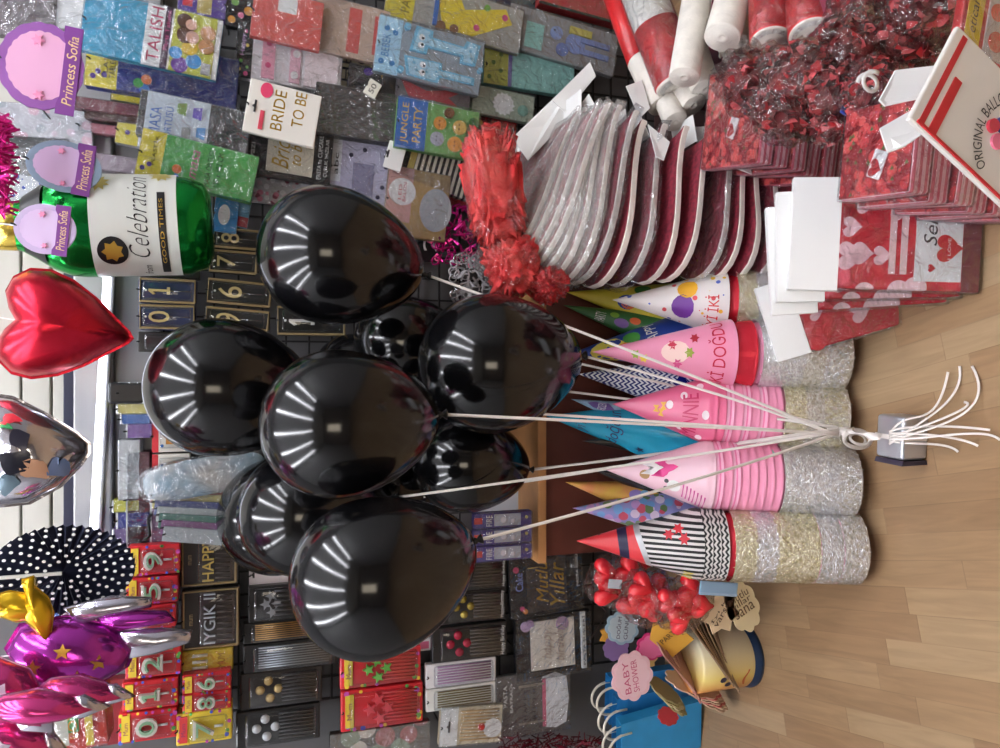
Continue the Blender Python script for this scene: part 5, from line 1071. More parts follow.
rows = [786, 770, 753, 736, 718, 703, 676, 658, 634, 612, 593, 578, 564, 552, 541, 531, 521, 512]
rnd = random.Random(21)
for k, x in enumerate(rows):
    up = max(0, k-9)/8
    w = .29+.10*min(1, max(0, (k-4)/7))
    D = 1.20+.010*k
    anc = P(x+8+14*max(0, 1-k/8), 262-14*up, D)
    roll = 7+k*.6+10*up+rnd.uniform(-1.5,1.5)
    rm = RY(roll) @ RX(4+6*up) @ RZ(rnd.uniform(-5,5))
    # rim point of the outline nearest the anchor: front-left side
    i0 = min(range(len(H36)), key=lambda i: H36[i][0]*.45+H36[i][1]*.9)
    fp = Vector((H36[i0][0]*w-.05*w, H36[i0][1]*w+.05*w, 0))
    o = thing('heart_board', 'white edged wine red foam heart board in film, %s of the heap' % places[k], 'heart board', Matrix.Translation(anc) @ rm @ Matrix.Translation(-fp), 'wrapped heart boards')
    pts = [(p[0]*w, p[1]*w) for p in H36]; th = .0135 if k < 11 else .0115
    b = flat_prism(pts, 0, th)
    bmesh.ops.bevel(b, geom=[e for e in b.edges if abs(e.verts[0].co.z-e.verts[1].co.z) < 1e-6], offset=.002, segments=1, affect='EDGES')
    obj('foam_core', mesh_of(b, 'core'), foam, o)
    obj('red_face', mesh_of(flat_prism([(a*.985, d*.985) for a, d in pts], th, th+.0012), 'face'), velvet, o)
    if k >= 10 or k in (2, 5, 8):
        b = bmesh.new(); wq = []
        for zz in (-.004, th+.006):
            wq.append([b.verts.new((p[0]*1.05+rnd.uniform(-.003,.003), p[1]*1.05+rnd.uniform(-.003,.003), zz+rnd.uniform(-.002,.002))) for p in pts])
        n = len(pts)
        for i in range(n): b.faces.new((wq[0][i], wq[0][(i+1)%n], wq[1][(i+1)%n], wq[1][i]))
        b.faces.new(wq[1])
        obj('film_bag', mesh_of(b, 'bag', True), BAGF if k >= 11 else FILM, o)
    if k in (2, 4, 5, 6, 8, 9, 11, 13, 15):
        hx = max(p[0] for p in pts); b = bm_box(-.002, .05, -.045, .03, 0, .0012)
        hc = obj('header_card', mesh_of(b, 'header'), MW, o, mtx=TR(hx*.86, -.05*w, th+.003) @ RY(-20-10*(k % 3)) @ RZ(rnd.uniform(-25, 15)))
# white headers leaning against the heap top
def leaf(name, label, cat, pts, mat=None, th=.0025, parts=(), group=None):
    """stiff sheet through photo corners (x, y, D): a card, a bag front"""
    W = [P(*q) for q in pts]; cen = sum(W, Vector())/len(W)
    nrm = (W[1]-W[0]).cross(W[-1]-W[0]).normalized()
    if nrm.y > 0: nrm = -nrm
    g = thing(name, label, cat, Matrix.Translation(cen), group)
    b = bmesh.new(); f0 = [b.verts.new(q-cen) for q in W]; f1 = [b.verts.new(q-cen-nrm*th) for q in W]; n = len(W)
    b.faces.new(f0); b.faces.new(f1[::-1])
    for i in range(n): b.faces.new((f0[i], f1[i], f1[(i+1)%n], f0[(i+1)%n]))
    bmesh.ops.recalc_face_normals(b, faces=b.faces)
    obj('card', mesh_of(b, 'card'), mat or MW, g)
    return g, cen, nrm
for pts, lab in [([(506,166,1.50),(524,128,1.50),(548,118,1.48),(520,150,1.48)], 'white bag header strip over the red tissue bag'),
                 ([(512,138,1.46),(560,92,1.46),(574,84,1.44),(560,128,1.44),(528,160,1.44)], 'long white bag header along the top of the wrapped boards'),
                 ([(552,100,1.44),(590,62,1.44),(596,76,1.43),(566,112,1.43)], 'white folded header at the far upper end of the wrapped boards'),
                 ([(626,86,1.36),(642,80,1.36),(650,108,1.34),(640,118,1.34)], 'small white header flap beside the red roll'),
                 ([(648,124,1.30),(670,142,1.28),(664,160,1.27),(656,156,1.27)], 'curled white header tag between the boards and the rolls'),
                 ([(720,142,1.20),(748,158,1.19),(752,174,1.18),(732,166,1.18)], 'large creased white header beside the rose napkin packs')]:
    leaf('bag_header', lab, 'bag header', pts)
# crumpled plastic bags of red tissue
CELLO0 = film_mat('tissue_bag_film', (248,246,246), .04, .45, 28, 1.0)
tis = M('red_tissue', (232,84,80), .5, bump=1, bs=40, rgb2=(216,44,50), ms=20)
def soft_bag(name, label, cat, px, D, sz, mat, seed, rot=0, film=True, amp=.16, part='tissue', header=None, yaw=0, boxy=1.0):
    g = thing(name, label, cat, Matrix.Translation(P(px[0], px[1], D)) @ RY(rot) @ RZ(yaw))
    obj(part, mesh_of(bm_blob(*sz, amp, seed, 5, 2.8, boxy, .42), part, True), mat, g)
    if film: obj('film_bag', mesh_of(bm_blob(sz[0]*1.12, sz[1]*1.12, sz[2]*1.12, amp*1.3, seed+.3, 4, 3.2, boxy), 'film', True), CELLO0, g)
    if header: obj('header', mesh_of(bm_box(-sz[0]*.9, sz[0]*.9, -.003, .003, sz[2]*.98, sz[2]*.98+header), 'header'), MW, g)
    return g
soft_bag('tissue_bag', 'tall bag of crumpled red tissue beside the wrapped boards', 'tissue bag', (494,186), 1.36, (.098,.035,.046), tis, 3, -7, amp=.08, boxy=.5)
soft_bag('tissue_bag', 'smaller bag of red tissue below the tall one', 'tissue bag', (512,266), 1.36, (.052,.04,.046), tis, 5, -15, amp=.1, boxy=.7)
soft_bag('tissue_bag', 'little bag of red bows at the counter edge under the wrapped boards', 'tissue bag', (548,284), 1.34, (.032,.03,.034), M('red_bows', (190,34,40), .4, bump=1, bs=40), 8, 0)
soft_bag('film_bundle', 'grey ribbed clear bundle beneath the wrapped boards', 'clear bag', (572,262), 1.48, (.05,.03,.045), M('grey_rib', (140,140,146), .3, bump=1, bs=50), 9, 0)
leaf('bag_header', 'white folded tag hanging below the red tissue bags', 'bag header', [(538,288,1.40),(548,282,1.40),(544,306,1.39),(534,298,1.39)])
# rolls
roll_w = M('white_roll_paper', (234,228,218), .6, bump=.3, bs=60, mottle=.06, ms=30); roll_r = M('red_roll_wrap', (214,40,44), .3, coat=.4, mottle=.15, ms=12)
def roll(label, a, b_, r, wrap=None, u0=0, u1=1, D0=1.36, D1=1.30, frayed=False, film=True):
    A = P(a[0], a[1], D0); B = P(b_[0], b_[1], D1); L = (B-A).length
    z = (B-A).normalized(); x = z.cross(Vector((0,1,0))).normalized(); y = z.cross(x)
    m = Matrix(((x.x,y.x,z.x,A.x),(x.y,y.y,z.y,A.y),(x.z,y.z,z.z,A.z),(0,0,0,1)))
    g = thing('paper_roll', label, 'paper roll', m, 'rolls piled beside the wrapped boards')
    pr = [(0, 0), (r*.9, 0), (r, .004), (r, L-.003), (r*.95, L), (r*.8, L-.002), (r*.78, L+.001), (r*.6, L-.0015), (r*.58, L+.001), (r*.38, L-.002), (r*.36, L+.001), (r*.15, L-.001), (0, L-.004)]
    bm = bm_lathe(pr, 36)
    if frayed:
        rr = random.Random(5)
        for i in range(40):
            t = 2*math.pi*i/40; q = r*rr.uniform(.5, 1.0)
            join(bm, bm_box(-.0035,.0035,-.001,.001,L-.01,L+.008), TR(q*math.cos(t), q*math.sin(t), 0) @ RZ(math.degrees(t)+90))
    obj('paper', mesh_of(bm, 'roll', True), roll_w, g)
    if wrap: obj('wrapper', mesh_of(bm_lathe([(r+.0005, L*u0), (r+.0018, L*u0), (r+.0018, L*u1), (r*.93, L*u1+.003)], 36), 'wrap', True), wrap, g)
    if wrap: obj('printed_seam', mesh_of(bm_box(-.002, .002, -r-.0028, -r-.001, L*u0, L*u1), 'seam'), M('pale_seam', (236,200,190), .4), g)
    if film: obj('film', mesh_of(bm_lathe([(r*1.07, 0), (r*1.08, L*.5), (r*1.07, L*.96), (r*.7, L*1.02)], 24), 'film', True), FILM, g)
    return g
mp_ = lambda px: px*mpp(690, 1.33)
roll('large red wrapped roll with a white end, nearest the wrapped boards', (634,-30), (678,86), mp_(21), roll_r, .5, .97)
roll('thin red roll standing behind the large red one', (612,-10), (640,66), mp_(11), roll_r, .0, .98, 1.44, 1.42)
roll('bare white roll next to the large red one', (700,-20), (684,78), mp_(14), None, 0, 1, 1.26, 1.22, False, False)
roll('bare white roll, upper of the two over the frayed end', (742,-34), (722,38), mp_(16), None, 0, 1, 1.20, 1.16, False, False)
roll('grey white roll with a frayed end under the bare white rolls', (742,-20), (736,48), mp_(17), None, 0, 1, 1.26, 1.22, True, False)
roll('red wrapped roll with a grey white end above the petal bags', (768,-30), (771,42), mp_(17), roll_r, 0, .97, 1.14, 1.10)
roll('stout red wrapped roll with a white end, nearest the picture edge', (806,-34), (812,36), mp_(18), roll_r, 0, .97, 1.08, 1.03)
roll('short white roll end below the large red roll', (690,40), (706,90), mp_(14), None, 0, 1, 1.32, 1.27, False, False)
roll('white roll end under the large red roll', (640,60), (662,106), mp_(14), None, 0, 1, 1.40, 1.35, False, False)
roll('white roll end wedged by the wrapped boards', (668,70), (694,106), mp_(13), None, 0, 1, 1.36, 1.30, False, False)
roll('lowest white roll end beside the rose napkin packs', (662,90), (676,122), mp_(12), None, 0, 1, 1.36, 1.31, False, False)
# cellophane bags of rose petals
pet_mats = [M('petal_dark', (92,22,28), .45), M('petal_red', (186,40,48), .4), M('petal_rose', (214,90,96), .4)]
CELLO = film_mat('petal_cellophane', (244,240,240), .07, .5, 24, 1.0)
def petal_bag(label, px, D, sz, seed, rot=0):
    g = thing('petal_bag', label, 'petal bag', Matrix.Translation(P(px[0], px[1], D)) @ RY(rot), 'cellophane bags of rose petals')
    obj('petal_mass', mesh_of(bm_blob(sz[0]*.86, sz[1]*.86, sz[2]*.86, .15, seed, 3, 3), 'mass', True), M('petal_core', (80,22,26), .6, mottle=.5, ms=60, rgb2=(130,44,46)), g)['kind'] = 'stuff'
    rnd = random.Random(seed)
    for m_, n in zip(pet_mats, (70, 50, 22)):
        b = bmesh.new()
        for i in range(n):
            v = Vector((rnd.gauss(0,1), rnd.gauss(0,1)-.4, rnd.gauss(0,1))).normalized()
            q = Vector((v.x*sz[0], v.y*sz[1], v.z*sz[2]))*rnd.uniform(.82,.98); r = rnd.uniform(.007,.012)
            pb = bmesh.new(); cc = pb.verts.new((0,0,-.002)); rg = [pb.verts.new((r*math.cos(t*1.05), r*.8*math.sin(t*1.05), .003*math.cos(t*2.1))) for t in range(6)]
            for t in range(6): pb.faces.new((cc, rg[t], rg[(t+1)%6]))
            join(b, pb, Matrix.Translation(q) @ Euler((rnd.uniform(0,6), rnd.uniform(0,6), rnd.uniform(0,6))).to_matrix().to_4x4())
        o = obj('petals', mesh_of(b, 'petals', True), m_, g); o['kind'] = 'stuff'
    obj('cellophane', mesh_of(bm_blob(sz[0]*1.1, sz[1]*1.1, sz[2]*1.1, .17, seed+.5, 4, 3.4), 'cello', True), CELLO, g)
petal_bag('cellophane bag of dark rose petals under the frayed roll', (752,80), 1.06, (.05,.05,.055), 1)
petal_bag('cellophane bag of rose petals leaning on the rose napkin packs', (786,112), .98, (.044,.04,.055), 2, 20)
petal_bag('cellophane petal bag under the red roll ends', (800,74), .94, (.045,.05,.05), 3)
petal_bag('cellophane petal bag beside the stout red roll', (850,50), .90, (.05,.05,.05), 4)
petal_bag('cellophane bag of darkest petals in the corner of the heap', (912,34), .84, (.05,.045,.05), 5)
petal_bag('cellophane petal bag at the picture edge above the darkest one', (862,6), .94, (.045,.05,.045), 6)
petal_bag('tied cellophane petal bag above the white balloon headers', (872,88), .84, (.04,.04,.035), 7)
petal_bag('small flat petal bag between the two napkin stacks', (832,116), .92, (.04,.03,.026), 8, 10)
petal_bag('cellophane petal bag beyond the darkest one, at the very edge', (926,-2), .78, (.042,.045,.042), 9)
petal_bag('cellophane petal bag in the middle of the petal heap', (836,90), .90, (.042,.04,.04), 10)
for q, r_ in (((866,84,.80), 0),):
    t = P(*q); tp_ = [t+Vector((.012*math.sin(a*.5), -.004*a*.2, .014*math.cos(a*.5))) for a in range(18)]
    o = obj('twist_tie', mesh_of(flat_ribbon(tp_, .006), 'tie', True), MW); tag(o, 'white twist tie loop on the cellophane petal bags', 'twist tie')
# napkin packs with a rose print
rosep = pattern_mat('rose_print', (150,28,40), [(222,78,76),(210,62,64),(228,96,90),(204,54,58)], 62, rough=.3, thresh=.52)
# green leaf specks between the printed roses
def napkins(lab, cx, cy, w, yaw, n, hgt, z0, grp, jit, tilt=0):
    rnd = random.Random(int(cx*1000))
    base = TR(cx, cy, z0) @ RZ(yaw) @ RY(tilt)
    for i in range(n):
        m = base @ TR(rnd.uniform(-jit,jit)-.004*(n-1-i), rnd.uniform(-jit,jit), hgt*i) @ RZ(rnd.uniform(-2,2))
        g = thing('napkin_pack', 'rose printed red napkin pack, %s' % (lab % (ORD[n-1-i] if i < n-1 else 'topmost')), 'napkin pack', m, grp)
        t = hgt*.94
        obj('folded_napkins', mesh_of(bm_box(-w/2, w/2, -w/2, w/2, .001, t-.001, .004), 'nap'), stripe_mat('pink_napkin_edges', (240,186,194), (214,96,116), 95, 2, duty=.55), g)
        obj('printed_face', mesh_of(bm_box(-w/2+.002, w/2-.002, -w/2+.002, w/2-.002, t-.001, t+.0006), 'face'), rosep, g)
        if i == n-1:
            b = bmesh.new(); r2_ = random.Random(3)
            for k in range(26):
                x, y = r2_.uniform(-.46,.46)*w, r2_.uniform(-.46,.46)*w
                join(b, flat_prism([(x+.004*math.cos(a*2.1), y+.004*math.sin(a*2.1)) for a in range(3)], t+.0006, t+.001))
            obj('printed_leaf', mesh_of(b, 'leaf'), c3(96,120,60), g)
            obj('white_label', mesh_of(bm_box(-.035, .002, -.024, .0, t+.0006, t+.0018), 'label'), MW, g, mtx=RZ(-20))
            obj('label_print', mesh_of(flat_prism([(a-.022, d-.012) for a, d in heartpts(0, 0, .024)], t+.0018, t+.0024), 'print'), c3(176,36,44), g, mtx=RZ(-20))
        obj('film_wrap', mesh_of(bm_box(-w/2-.002, w/2+.002, -w/2-.002, w/2+.002, -.0005, t+.003, .004), 'wrap'), FILM, g)
napkins('%s of the stack beside the heart gift bags', .302, .805, .125, -9, 7, .036, .002, 'rose napkin packs near the gift bags', .005)
napkins('%s of the stack below the paper rolls', .462, 1.15, .175, -12, 7, .034, .002, 'rose napkin packs below the rolls', .005)
# heart gift bags, flat in film, leaning
vbag = pattern_mat('heart_bag_print', (196,30,48), [(240,200,204),(214,50,66),(226,80,96),(186,24,40)], 22, rough=.25, thresh=.36)
def gift_bag(label, foot, w, L, lean, rot, full=True, seed=0):
    m = Matrix.Translation(foot) @ RX(-lean) @ RY(rot)
    g = thing('gift_bag', label, 'gift bag', m, 'heart print gift bags'); t = .014
    obj('bag_front', mesh_of(bm_box(-w/2, w/2, -t, 0, 0, L*.74, .003), 'bag'), vbag, g)
    obj('header_card', mesh_of(bm_box(-w/2-.004, w/2+.004, -t-.002, .002, L*.73, L, .001), 'header'), MW, g)
    b = bmesh.new(); r2_ = random.Random(seed)
    for i in range(6): join(b, bm_prism(heartpts(r2_.uniform(-.4,.4)*w, L*r2_.uniform(.28,.7), r2_.uniform(.02,.045)), -t-.0012, -t+.0002))
    obj('printed_heart', mesh_of(b, 'hearts'), c3(238,190,196), g)
    b = bmesh.new()
    for i in range(4): join(b, bm_prism(heartpts(r2_.uniform(-.4,.4)*w, L*r2_.uniform(.28,.7), r2_.uniform(.03,.06)), -t-.001, -t+.0002))
    obj('printed_heart', mesh_of(b, 'hearts'), c3(206,34,50), g)
    if full:
        obj('white_card', mesh_of(bm_box(-w*.42, w*.4, -t-.002, -t, L*.09, L*.33), 'card'), MW, g)
        obj('card_heart', mesh_of(bm_prism(heartpts(-w*.12, L*.15, .042), -t-.0028, -t), 'heart'), c3(206,30,42), g)
        obj('card_heart', mesh_of(bm_prism(heartpts(w*.2, L*.27, .014), -t-.0028, -t), 'heart'), c3(206,30,42), g); obj('card_heart', mesh_of(bm_prism(heartpts(-w*.3, L*.24, .012), -t-.0028, -t), 'heart'), c3(206,30,42), g)
        obj('lettering', text_fit('I LOVE', -w*.22, -w*.03, L*.15, L*.165, lambda x, z, d: (x, -t-.0032, z)), MW, g)
        obj('lettering', text_fit('Seni', -w*.1, w*.25, L*.22, L*.29, lambda x, z, d: (x, -t-.0024, z), .3), c3(60,50,50), g)
        obj('lettering', text_fit('Se', w*.15, w*.42, L*.015, L*.065, lambda x, z, d: (x, -t-.001, z)), MW, g)
        obj('brown_foot', mesh_of(bm_box(-w/2-.001, w/2+.001, -t-.0006, .001, -.001, L*.085), 'foot'), c3(110,30,40), g)
        for k in range(2): obj('white_strip', mesh_of(bm_box(-w*.36, w*.4, -t-.0016, -t, L*(.37+.06*k), L*(.405+.06*k)), 'strip'), c3(236,200,200), g)
    obj('film', mesh_of(bm_box(-w/2-.004, w/2+.004, -t-.006, .003, -.002, L*.725, .003), 'film'), FILM, g)
A0 = F(984, 236); A0.y += .012
gift_bag('front heart print gift bag with a white love card in film', A0, .17, .272, 30, 3)
gift_bag('heart print gift bag lying right behind the front one, white header showing', A0+Vector((-.004,.03,.004)), .17, .272, 29, 0, False, 2)
gift_bag('heart print gift bag third in the leaning row, header shifted to the wall side', A0+Vector((-.010,.062,.002)), .17, .268, 27, -3, False, 4)
gift_bag('heart print gift bag tilted outward beside the silver tinsel hats', F(905, 286)+Vector((0,.03,.001)), .13, .215, 32, -17, False, 6)
# balloon bags with white headers, near the picture edge
p = Pack('balloon_bag', 'balloon bag with a white card lettered ORIGINAL BALLOON and a red border', 'balloon bag', (924,1050,66,182), .56, .006, rot=32, hook=False, mat=c3(226,222,216))
p.panel('red_band', c3(196,40,48), .04, .06, .96, .1); p.panel('red_band', c3(196,40,48), .05, .14, .6, .2); p.panel('red_band', c3(196,40,48), .02, .05, .045, .98); b = None
V_, F_, bd = text_bm('ORIGINAL BALLOON')
def arc_fn(x, z, d):
    a = R(150-120*x); r = p.W*(.40+z*.10); return (r*math.cos(a), -p.th-.002, p.H*.26+r*math.sin(a))
obj('lettering', text_fit('ORIGINAL BALLOON', 0, 1, 0, 1, arc_fn), MK, p.root)
p.discs('printed_balloon', c3(232,120,150), [(.42,.6,.07),(.5,.68,.06)]); p.discs('printed_balloon', c3(60,80,160), [(.58,.58,.07)]); p.discs('printed_balloon', c3(206,60,80), [(.5,.52,.06)])
leaf('bag_header', 'white header with a blue hook hole above the balloon bag', 'bag header', [(880,100,.66),(896,70,.66),(966,62,.63),(984,78,.62),(950,92,.63),(886,106,.66)])
leaf('bag_header', 'second white header, nearer the camera, over the balloon bag', 'bag header', [(880,128,.62),(960,82,.60),(990,86,.59),(905,146,.60),(888,152,.61)])
p = Pack('party_pack', 'red and yellow party pack with printed balloons in the picture corner', 'party pack', (962,1030,-8,66), .60, .012, rot=12, hook=False, mat=c3(206,60,60))
p.panel('yellow_band', c3(232,196,50), 0, .06, 1, .28); p.text('eticaret', c3(60,50,40), .3, .1, .95, .2, .2); p.panel('picture', c3(206,196,196), .05, .34, 1, .96); p.discs('printed_balloon', c3(226,80,60), [(.3,.5,.14),(.7,.46,.12)]); p.discs('printed_balloon', c3(240,170,70), [(.5,.66,.13)]); p.discs('printed_balloon', c3(210,110,180), [(.8,.7,.13)]); p.film()
bx = thing('maroon_box', 'dark maroon cardboard box behind the petal bags', 'box', TR(.50, .99, 0))
box('box_body', -.06, .16, -.04, .05, 0, .16, c3(104,28,48), bx, .003); box('box_lid', -.063, .163, -.043, .053, .13, .172, c3(116,34,54), bx, .003)
bx = thing('maroon_box', 'lower maroon cardboard box under the paper rolls', 'box', TR(.68, 1.32, 0))
box('box_body', -.09, .2, -.1, .14, 0, .14, c3(104,28,48), bx, .003); box('box_lid', -.093, .203, -.103, .143, .11, .152, c3(116,34,54), bx, .003)
p = Pack('card_strip', 'small blue card strip between the petal bags and the napkin stack', 'card', (842,884,108,126), .88, .004, rot=24, mat=c3(46,60,150), hook=False); p.panel('edge_line', c3(90,110,190), 0, .9, 1, 1)

# ------------------------------------------------------------------ low left: candy bags, card tags, tin and blue bags
cand = M('red_candy', (232,44,56), .25, bump=.8, bs=30, coat=.5)
def candy_bag(label, px, D, w, seed, tagged=False, rot=0):
    g = thing('candy_bag', label, 'candy bag', Matrix.Translation(P(px[0], px[1], D)) @ RY(rot), 'bags of red heart sweets')
    rnd = random.Random(seed)
    for i, (x, z, s) in enumerate([(-.38,.35,.9),(.38,.38,.85),(-.3,-.4,.85),(.36,-.36,.95),(0,.02,1.0)]):
        pts = heartpts(0, 0, w*1.25*s, 24)
        obj('heart_sweet', mesh_of(bm_puffy(pts, w*.34, 6, .1), 'sweet', True), cand, g, mtx=TR(x*w, rnd.uniform(-.3,.3)*w-.2*w*(i == 4), z*w*1.2) @ RY(rnd.uniform(-40,40)) @ RZ(rnd.uniform(-30,30)))
    obj('film_bag', mesh_of(bm_blob(w*1.0, w*.62, w*1.2, .12, seed, 4, 3), 'film', True), CELLO, g)
    if tagged: obj('white_tag', mesh_of(bm_box(-w*.16, w*.16, -w*.64, -w*.62, .1*w, .62*w), 'tag'), c3(206,216,222), g, mtx=RY(8))
candy_bag('clear bag of red heart sweets with a white tag, beside the red specked hat', (616,580), 1.44, .058, 1, True)
candy_bag('clear bag of red heart sweets in front of the card tags', (649,598), 1.34, .056, 2, False, 10)
candy_bag('clear bag of red heart sweets under the black and white hats', (684,602), 1.30, .054, 3, False, -25)
candy_bag('small pinkish bag of sweets behind the black and white hats', (640,560), 1.50, .04, 4)
p = Pack('paper_strip', 'light blue paper strip peeking from under the tinsel hats', 'paper strip', (700,738,582,596), 1.25, .004, rot=8, mat=c3(150,184,216), hook=False); p.panel('fold', c3(170,200,226), .1, 0, .2, 1)
# card tags on strings, in bundles
def tag_shape(w, h, kind):
    if kind == 'cloud': return scallop(0, 0, w/2, h/2, 9, .12)
    if kind == 'star': return starpts(0, 0, w/2, 7, .72)
    return [(-w/2, -h/2), (w/2, -h/2), (w/2, h*.25), (0, h/2), (-w/2, h*.25)]
def card_tag(label, px, D, w, h, kind, rgb, rot=0, yaw=0, text=None, trgb=(200,60,110), group=None, rim=None, tilt=0, cat='card tag'):
    g = thing('card_tag', label, cat, Matrix.Translation(P(px[0], px[1], D)) @ RY(rot) @ RZ(yaw) @ RX(tilt), group)
    pts = tag_shape(w, h, kind)
    obj('card', mesh_of(bm_prism(pts, -.0015, .0015), 'card'), c(rgb), g)
    if rim: obj('inner_print', mesh_of(bm_prism([(a*.84, d*.84) for a, d in pts], -.0022, -.001), 'inner'), c(rim), g)
    if text:
        for i, (t_, z) in enumerate(text): obj('lettering', text_fit(t_, -w*.32, w*.32, z*h-.07*h, z*h+.07*h, lambda x, zz, d: (x, -.0027, zz)), c(trgb), g)
    return g
mm = mpp(640, 1.42)
card_tag('pink scalloped card tag with rose BABY SHOWER lettering over the blue bags', (632,676), 1.40, 50*mm, 46*mm, 'cloud', (238,196,206), -8, 0, [('BABY', .14), ('SHOWER', -.06)], (206,90,130), None, (242,206,214))
card_tag('pale blue scalloped card tag with dark print, highest of the tag bunch', (622,628), 1.50, 34*mm, 40*mm, 'cloud', (170,204,220), 12, 10, [('DOĞUM', .12), ('GÜNÜ', -.1)], (50,50,80), None, (206,224,230))
card_tag('orange yellow card tag behind the pale blue one', (612,634), 1.54, 30*mm, 34*mm, 'star', (222,160,60), 20, -20, None)
card_tag('violet card tag sticking out of the tag bunch', (616,648), 1.53, 26*mm, 30*mm, 'cloud', (140,110,160), -20, 20, None)
card_tag('magenta card tag with pink dots in the middle of the tag bunch', (652,646), 1.42, 34*mm, 34*mm, 'cloud', (206,50,120), 30, -20, None, rim=(226,110,160))
card_tag('mustard card tag with dark lettering in the tag bunch', (668,636), 1.40, 30*mm, 44*mm, 'label', (214,160,60), 40, -25, [('PARTI', .0)], (60,40,30))
card_tag('cream star shaped card tag with handwriting near the tinsel hats', (720,612), 1.30, 44*mm, 30*mm, 'star', (230,206,170), 35, 0, [('İyi ki', .08), ('varsın', -.1)], (80,50,40))
card_tag('cream oval card tag with lines of brown writing at the end of the tag bunch', (742,606), 1.30, 36*mm, 56*mm, 'cloud', (226,208,166), 62, 0, [('mutlu', .2), ('yıllar', .06), ('sana', -.08)], (90,60,40))
card_tag('yellow card tag under the magenta one', (646,662), 1.44, 26*mm, 30*mm, 'star', (206,180,110), 5, -30, None)
def tag_bundle(what, px0, px1, D, n, w, h, kind, rgbs, rot, yaw, group):
    for i in range(n):
        t = i/(n-1); px = (px0[0]+(px1[0]-px0[0])*t, px0[1]+(px1[1]-px0[1])*t)
        card_tag('%s card tag edge-on, %s of its bundle' % (what, ORD[i]), px, D+.004*i, w, h, kind, rgbs[i % len(rgbs)], rot+2*i, yaw+random.uniform(-4,4), None, group=group)
tag_bundle('dusky red', (672,656), (686,668), 1.42, 7, 32*mm, 66*mm, 'label', [(170,120,110),(190,150,130),(150,90,90)], 48, 60, 'bundle of dusky red tags')
tag_bundle('brown kraft', (700,634), (722,646), 1.38, 8, 30*mm, 92*mm, 'label', [(150,124,96),(130,104,82),(176,150,120)], 52, 62, 'bundle of kraft tags')
tag_bundle('cream and pink', (692,684), (704,694), 1.46, 7, 34*mm, 70*mm, 'cloud', [(206,176,150),(206,110,110),(226,206,180)], 20, 64, 'bundle of cream and pink tags')
tag_bundle('olive', (664,690), (672,700), 1.50, 5, 26*mm, 50*mm, 'cloud', [(150,140,96),(170,160,110),(196,186,150)], 35, 55, 'bundle of olive tags')
card_tag('small red dotted tag hanging lowest over the floor', (668,716), 1.52, 20*mm, 26*mm, 'cloud', (196,60,70), 10, 30, None)
sr = obj('tag_string', mesh_of(bm_tube([P(590,640,1.52), P(600,625,1.6), P(606,612,1.75), P(600,604,1.775)], .0015, 5), 'string'), c3(90,80,76)); tag(sr, 'thin grey string holding the card tag bunch to the wall grid', 'string')
# tin
TB = F(762, 663); TB.y += .062
tin = thing('party_tin', 'round cream and orange tin with a dark blue foot on the floor', 'tin', Matrix.Translation(TB))
tr_ = 30*mpp(735, 1.47); thh = .145
lab_m = bpy.data.materials.new('tin_label'); lab_m.use_nodes = True; nt = lab_m.node_tree; tc = nn(nt, 'ShaderNodeTexCoord'); sx = nn(nt, 'ShaderNodeSeparateXYZ'); rp = nn(nt, 'ShaderNodeValToRGB'); mr = nn(nt, 'ShaderNodeMapRange')
mr.inputs['From Min'].default_value = -tr_; mr.inputs['From Max'].default_value = tr_; nt.links.new(tc.outputs['Object'], sx.inputs[0]); nt.links.new(sx.outputs[0], mr.inputs['Value']); nt.links.new(mr.outputs[0], rp.inputs['Fac'])
rp.color_ramp.elements[0].color = lin((214,120,60)); rp.color_ramp.elements[1].color = lin((226,222,206)); e = rp.color_ramp.elements.new(.35); e.color = lin((232,206,120)); nt.links.new(rp.outputs['Color'], nt.nodes['Principled BSDF'].inputs['Base Color']); nt.nodes['Principled BSDF'].inputs['Roughness'].default_value = .3
obj('tin_wall', mesh_of(bm_lathe([(tr_*.97, .02), (tr_, .024), (tr_, thh*.6), (tr_*1.008, thh*.62), (tr_, thh*.64), (tr_, thh), (tr_*.9, thh+.004), (0, thh+.004)], 48), 'tin', True), lab_m, tin)
obj('blue_foot', mesh_of(bm_lathe([(0, 0), (tr_*1.03, 0), (tr_*1.05, .006), (tr_*1.03, .012), (tr_*.98, .021)], 48), 'foot', True), c3(24,50,84), tin)
def on_tin(name, pts, mat, out=.0012):
    b = bmesh.new(); n = len(pts); ca = sum(q[0] for q in pts)/n; cz = sum(q[1] for q in pts)/n
    f = lambda a, z: Vector(((tr_+out)*math.sin(R(a)), -(tr_+out)*math.cos(R(a)), z)); cv = b.verts.new(f(ca, cz)); rg = [b.verts.new(f(*q)) for q in pts]
    for i in range(n): b.faces.new((cv, rg[i], rg[(i+1)%n]))
    bmesh.ops.recalc_face_normals(b, faces=b.faces); obj(name, mesh_of(b, name, True), mat, tin)
for a, z in ((-20, .10), (-32, .085)): on_tin('printed_dot', [(a+6*math.cos(t*.6), z+.008*math.sin(t*.6)) for t in range(11)], c3(40,36,66))
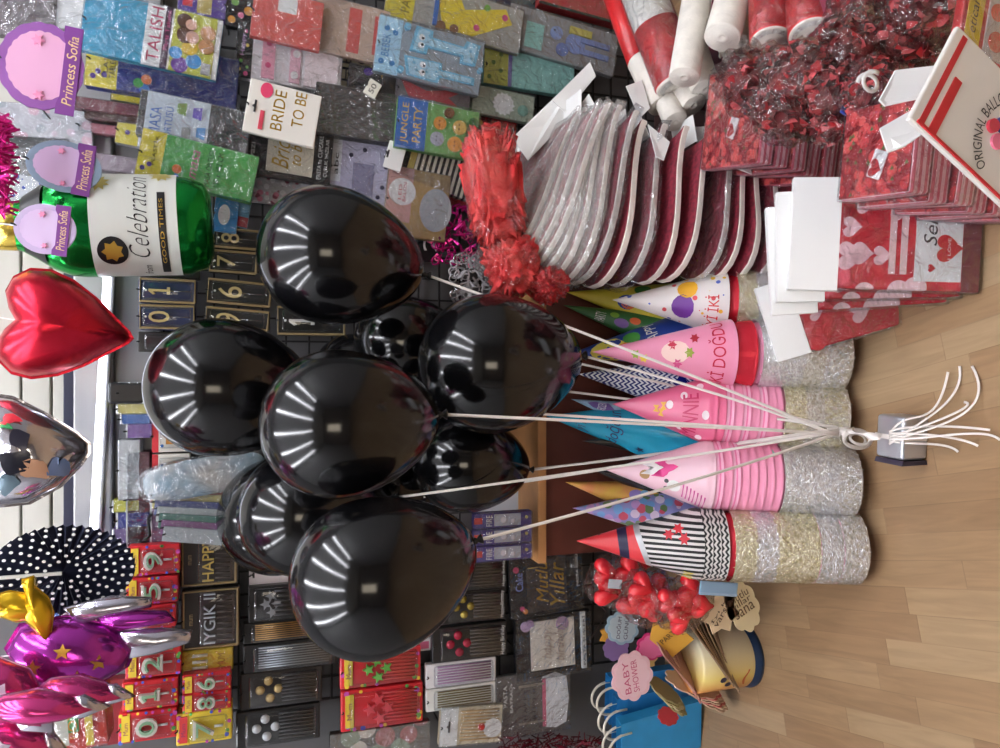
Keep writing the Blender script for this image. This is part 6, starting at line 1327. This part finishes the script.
on_tin('printed_curve', [(-38+i*3, .045+.006*math.sin(i*.4)) for i in range(12)]+[(-5-i*3, .041+.006*math.sin((11-i)*.4)) for i in range(12)], c3(206,110,60))
on_tin('printed_script', [(30+i*2, .115+.01*(i % 2)) for i in range(8)]+[(44-i*2, .110) for i in range(8)], c3(50,46,50))
# blue paper bags
bluep = M('sky_blue_paper', (44,148,206), .5, mottle=.05, ms=20); b2 = M('deep_blue_paper', (32,120,184), .5)
def paper_bag(label, px, D, w, h, dp, rot, yaw, mat, handles=True):
    f = D + Vector((0, 0, .002+abs(math.sin(R(rot)))*w/2)); g = thing('paper_bag', label, 'paper bag', Matrix.Translation(f) @ RY(rot) @ RZ(yaw), 'blue paper bags under the wall')
    b = bmesh.new(); t = .0015
    for x0,x1,y0,y1 in ((-w/2,w/2,-dp,-dp+t),(-w/2,w/2,-t,0),(-w/2,-w/2+t,-dp+t,-t),(w/2-t,w/2,-dp+t,-t)): join(b, bm_box(x0,x1,y0,y1,0,h))
    join(b, bm_box(-w/2,w/2,-dp,0,-.001,.001)); obj('paper_body', mesh_of(b, 'bag'), mat, g)
    obj('top_fold', mesh_of(bm_box(-w/2-.001, w/2+.001, -dp-.0012, -dp, h*.86, h+.001), 'fold'), mat, g)
    if handles:
        for yy in (-dp-.001, .001):
            obj('handle', mesh_of(bm_tube([(-w*.28, yy, h*.88)] + bez((-w*.28, yy, h), (-w*.26, yy-.006, h+.05), (w*.26, yy-.006, h+.05), (w*.28, yy, h), 12) + [(w*.28, yy, h*.88)], .0032, 6), 'handle', True), c3(226,218,200), g)
mb = mpp(650, 1.58)
for lab, px, w, h, rot, yaw, mt, dy, hd in [('front sky blue paper bag with white rope handles', (692,712), 56, 92, -7, -12, bluep, -.03, True), ('sky blue paper bag behind the front one', (692,704), 56, 90, -3, -8, b2, .01, True),
        ('blue paper bag against the wall, partly behind the pink scalloped tag', (692,692), 50, 92, 0, -3, b2, .045, True)]:
    q = F(*px); q.y = 1.66+dy
    paper_bag(label=lab, px=None, D=q, w=w*mb, h=h*mb, dp=.028, rot=rot, yaw=yaw, mat=mt, handles=hd)
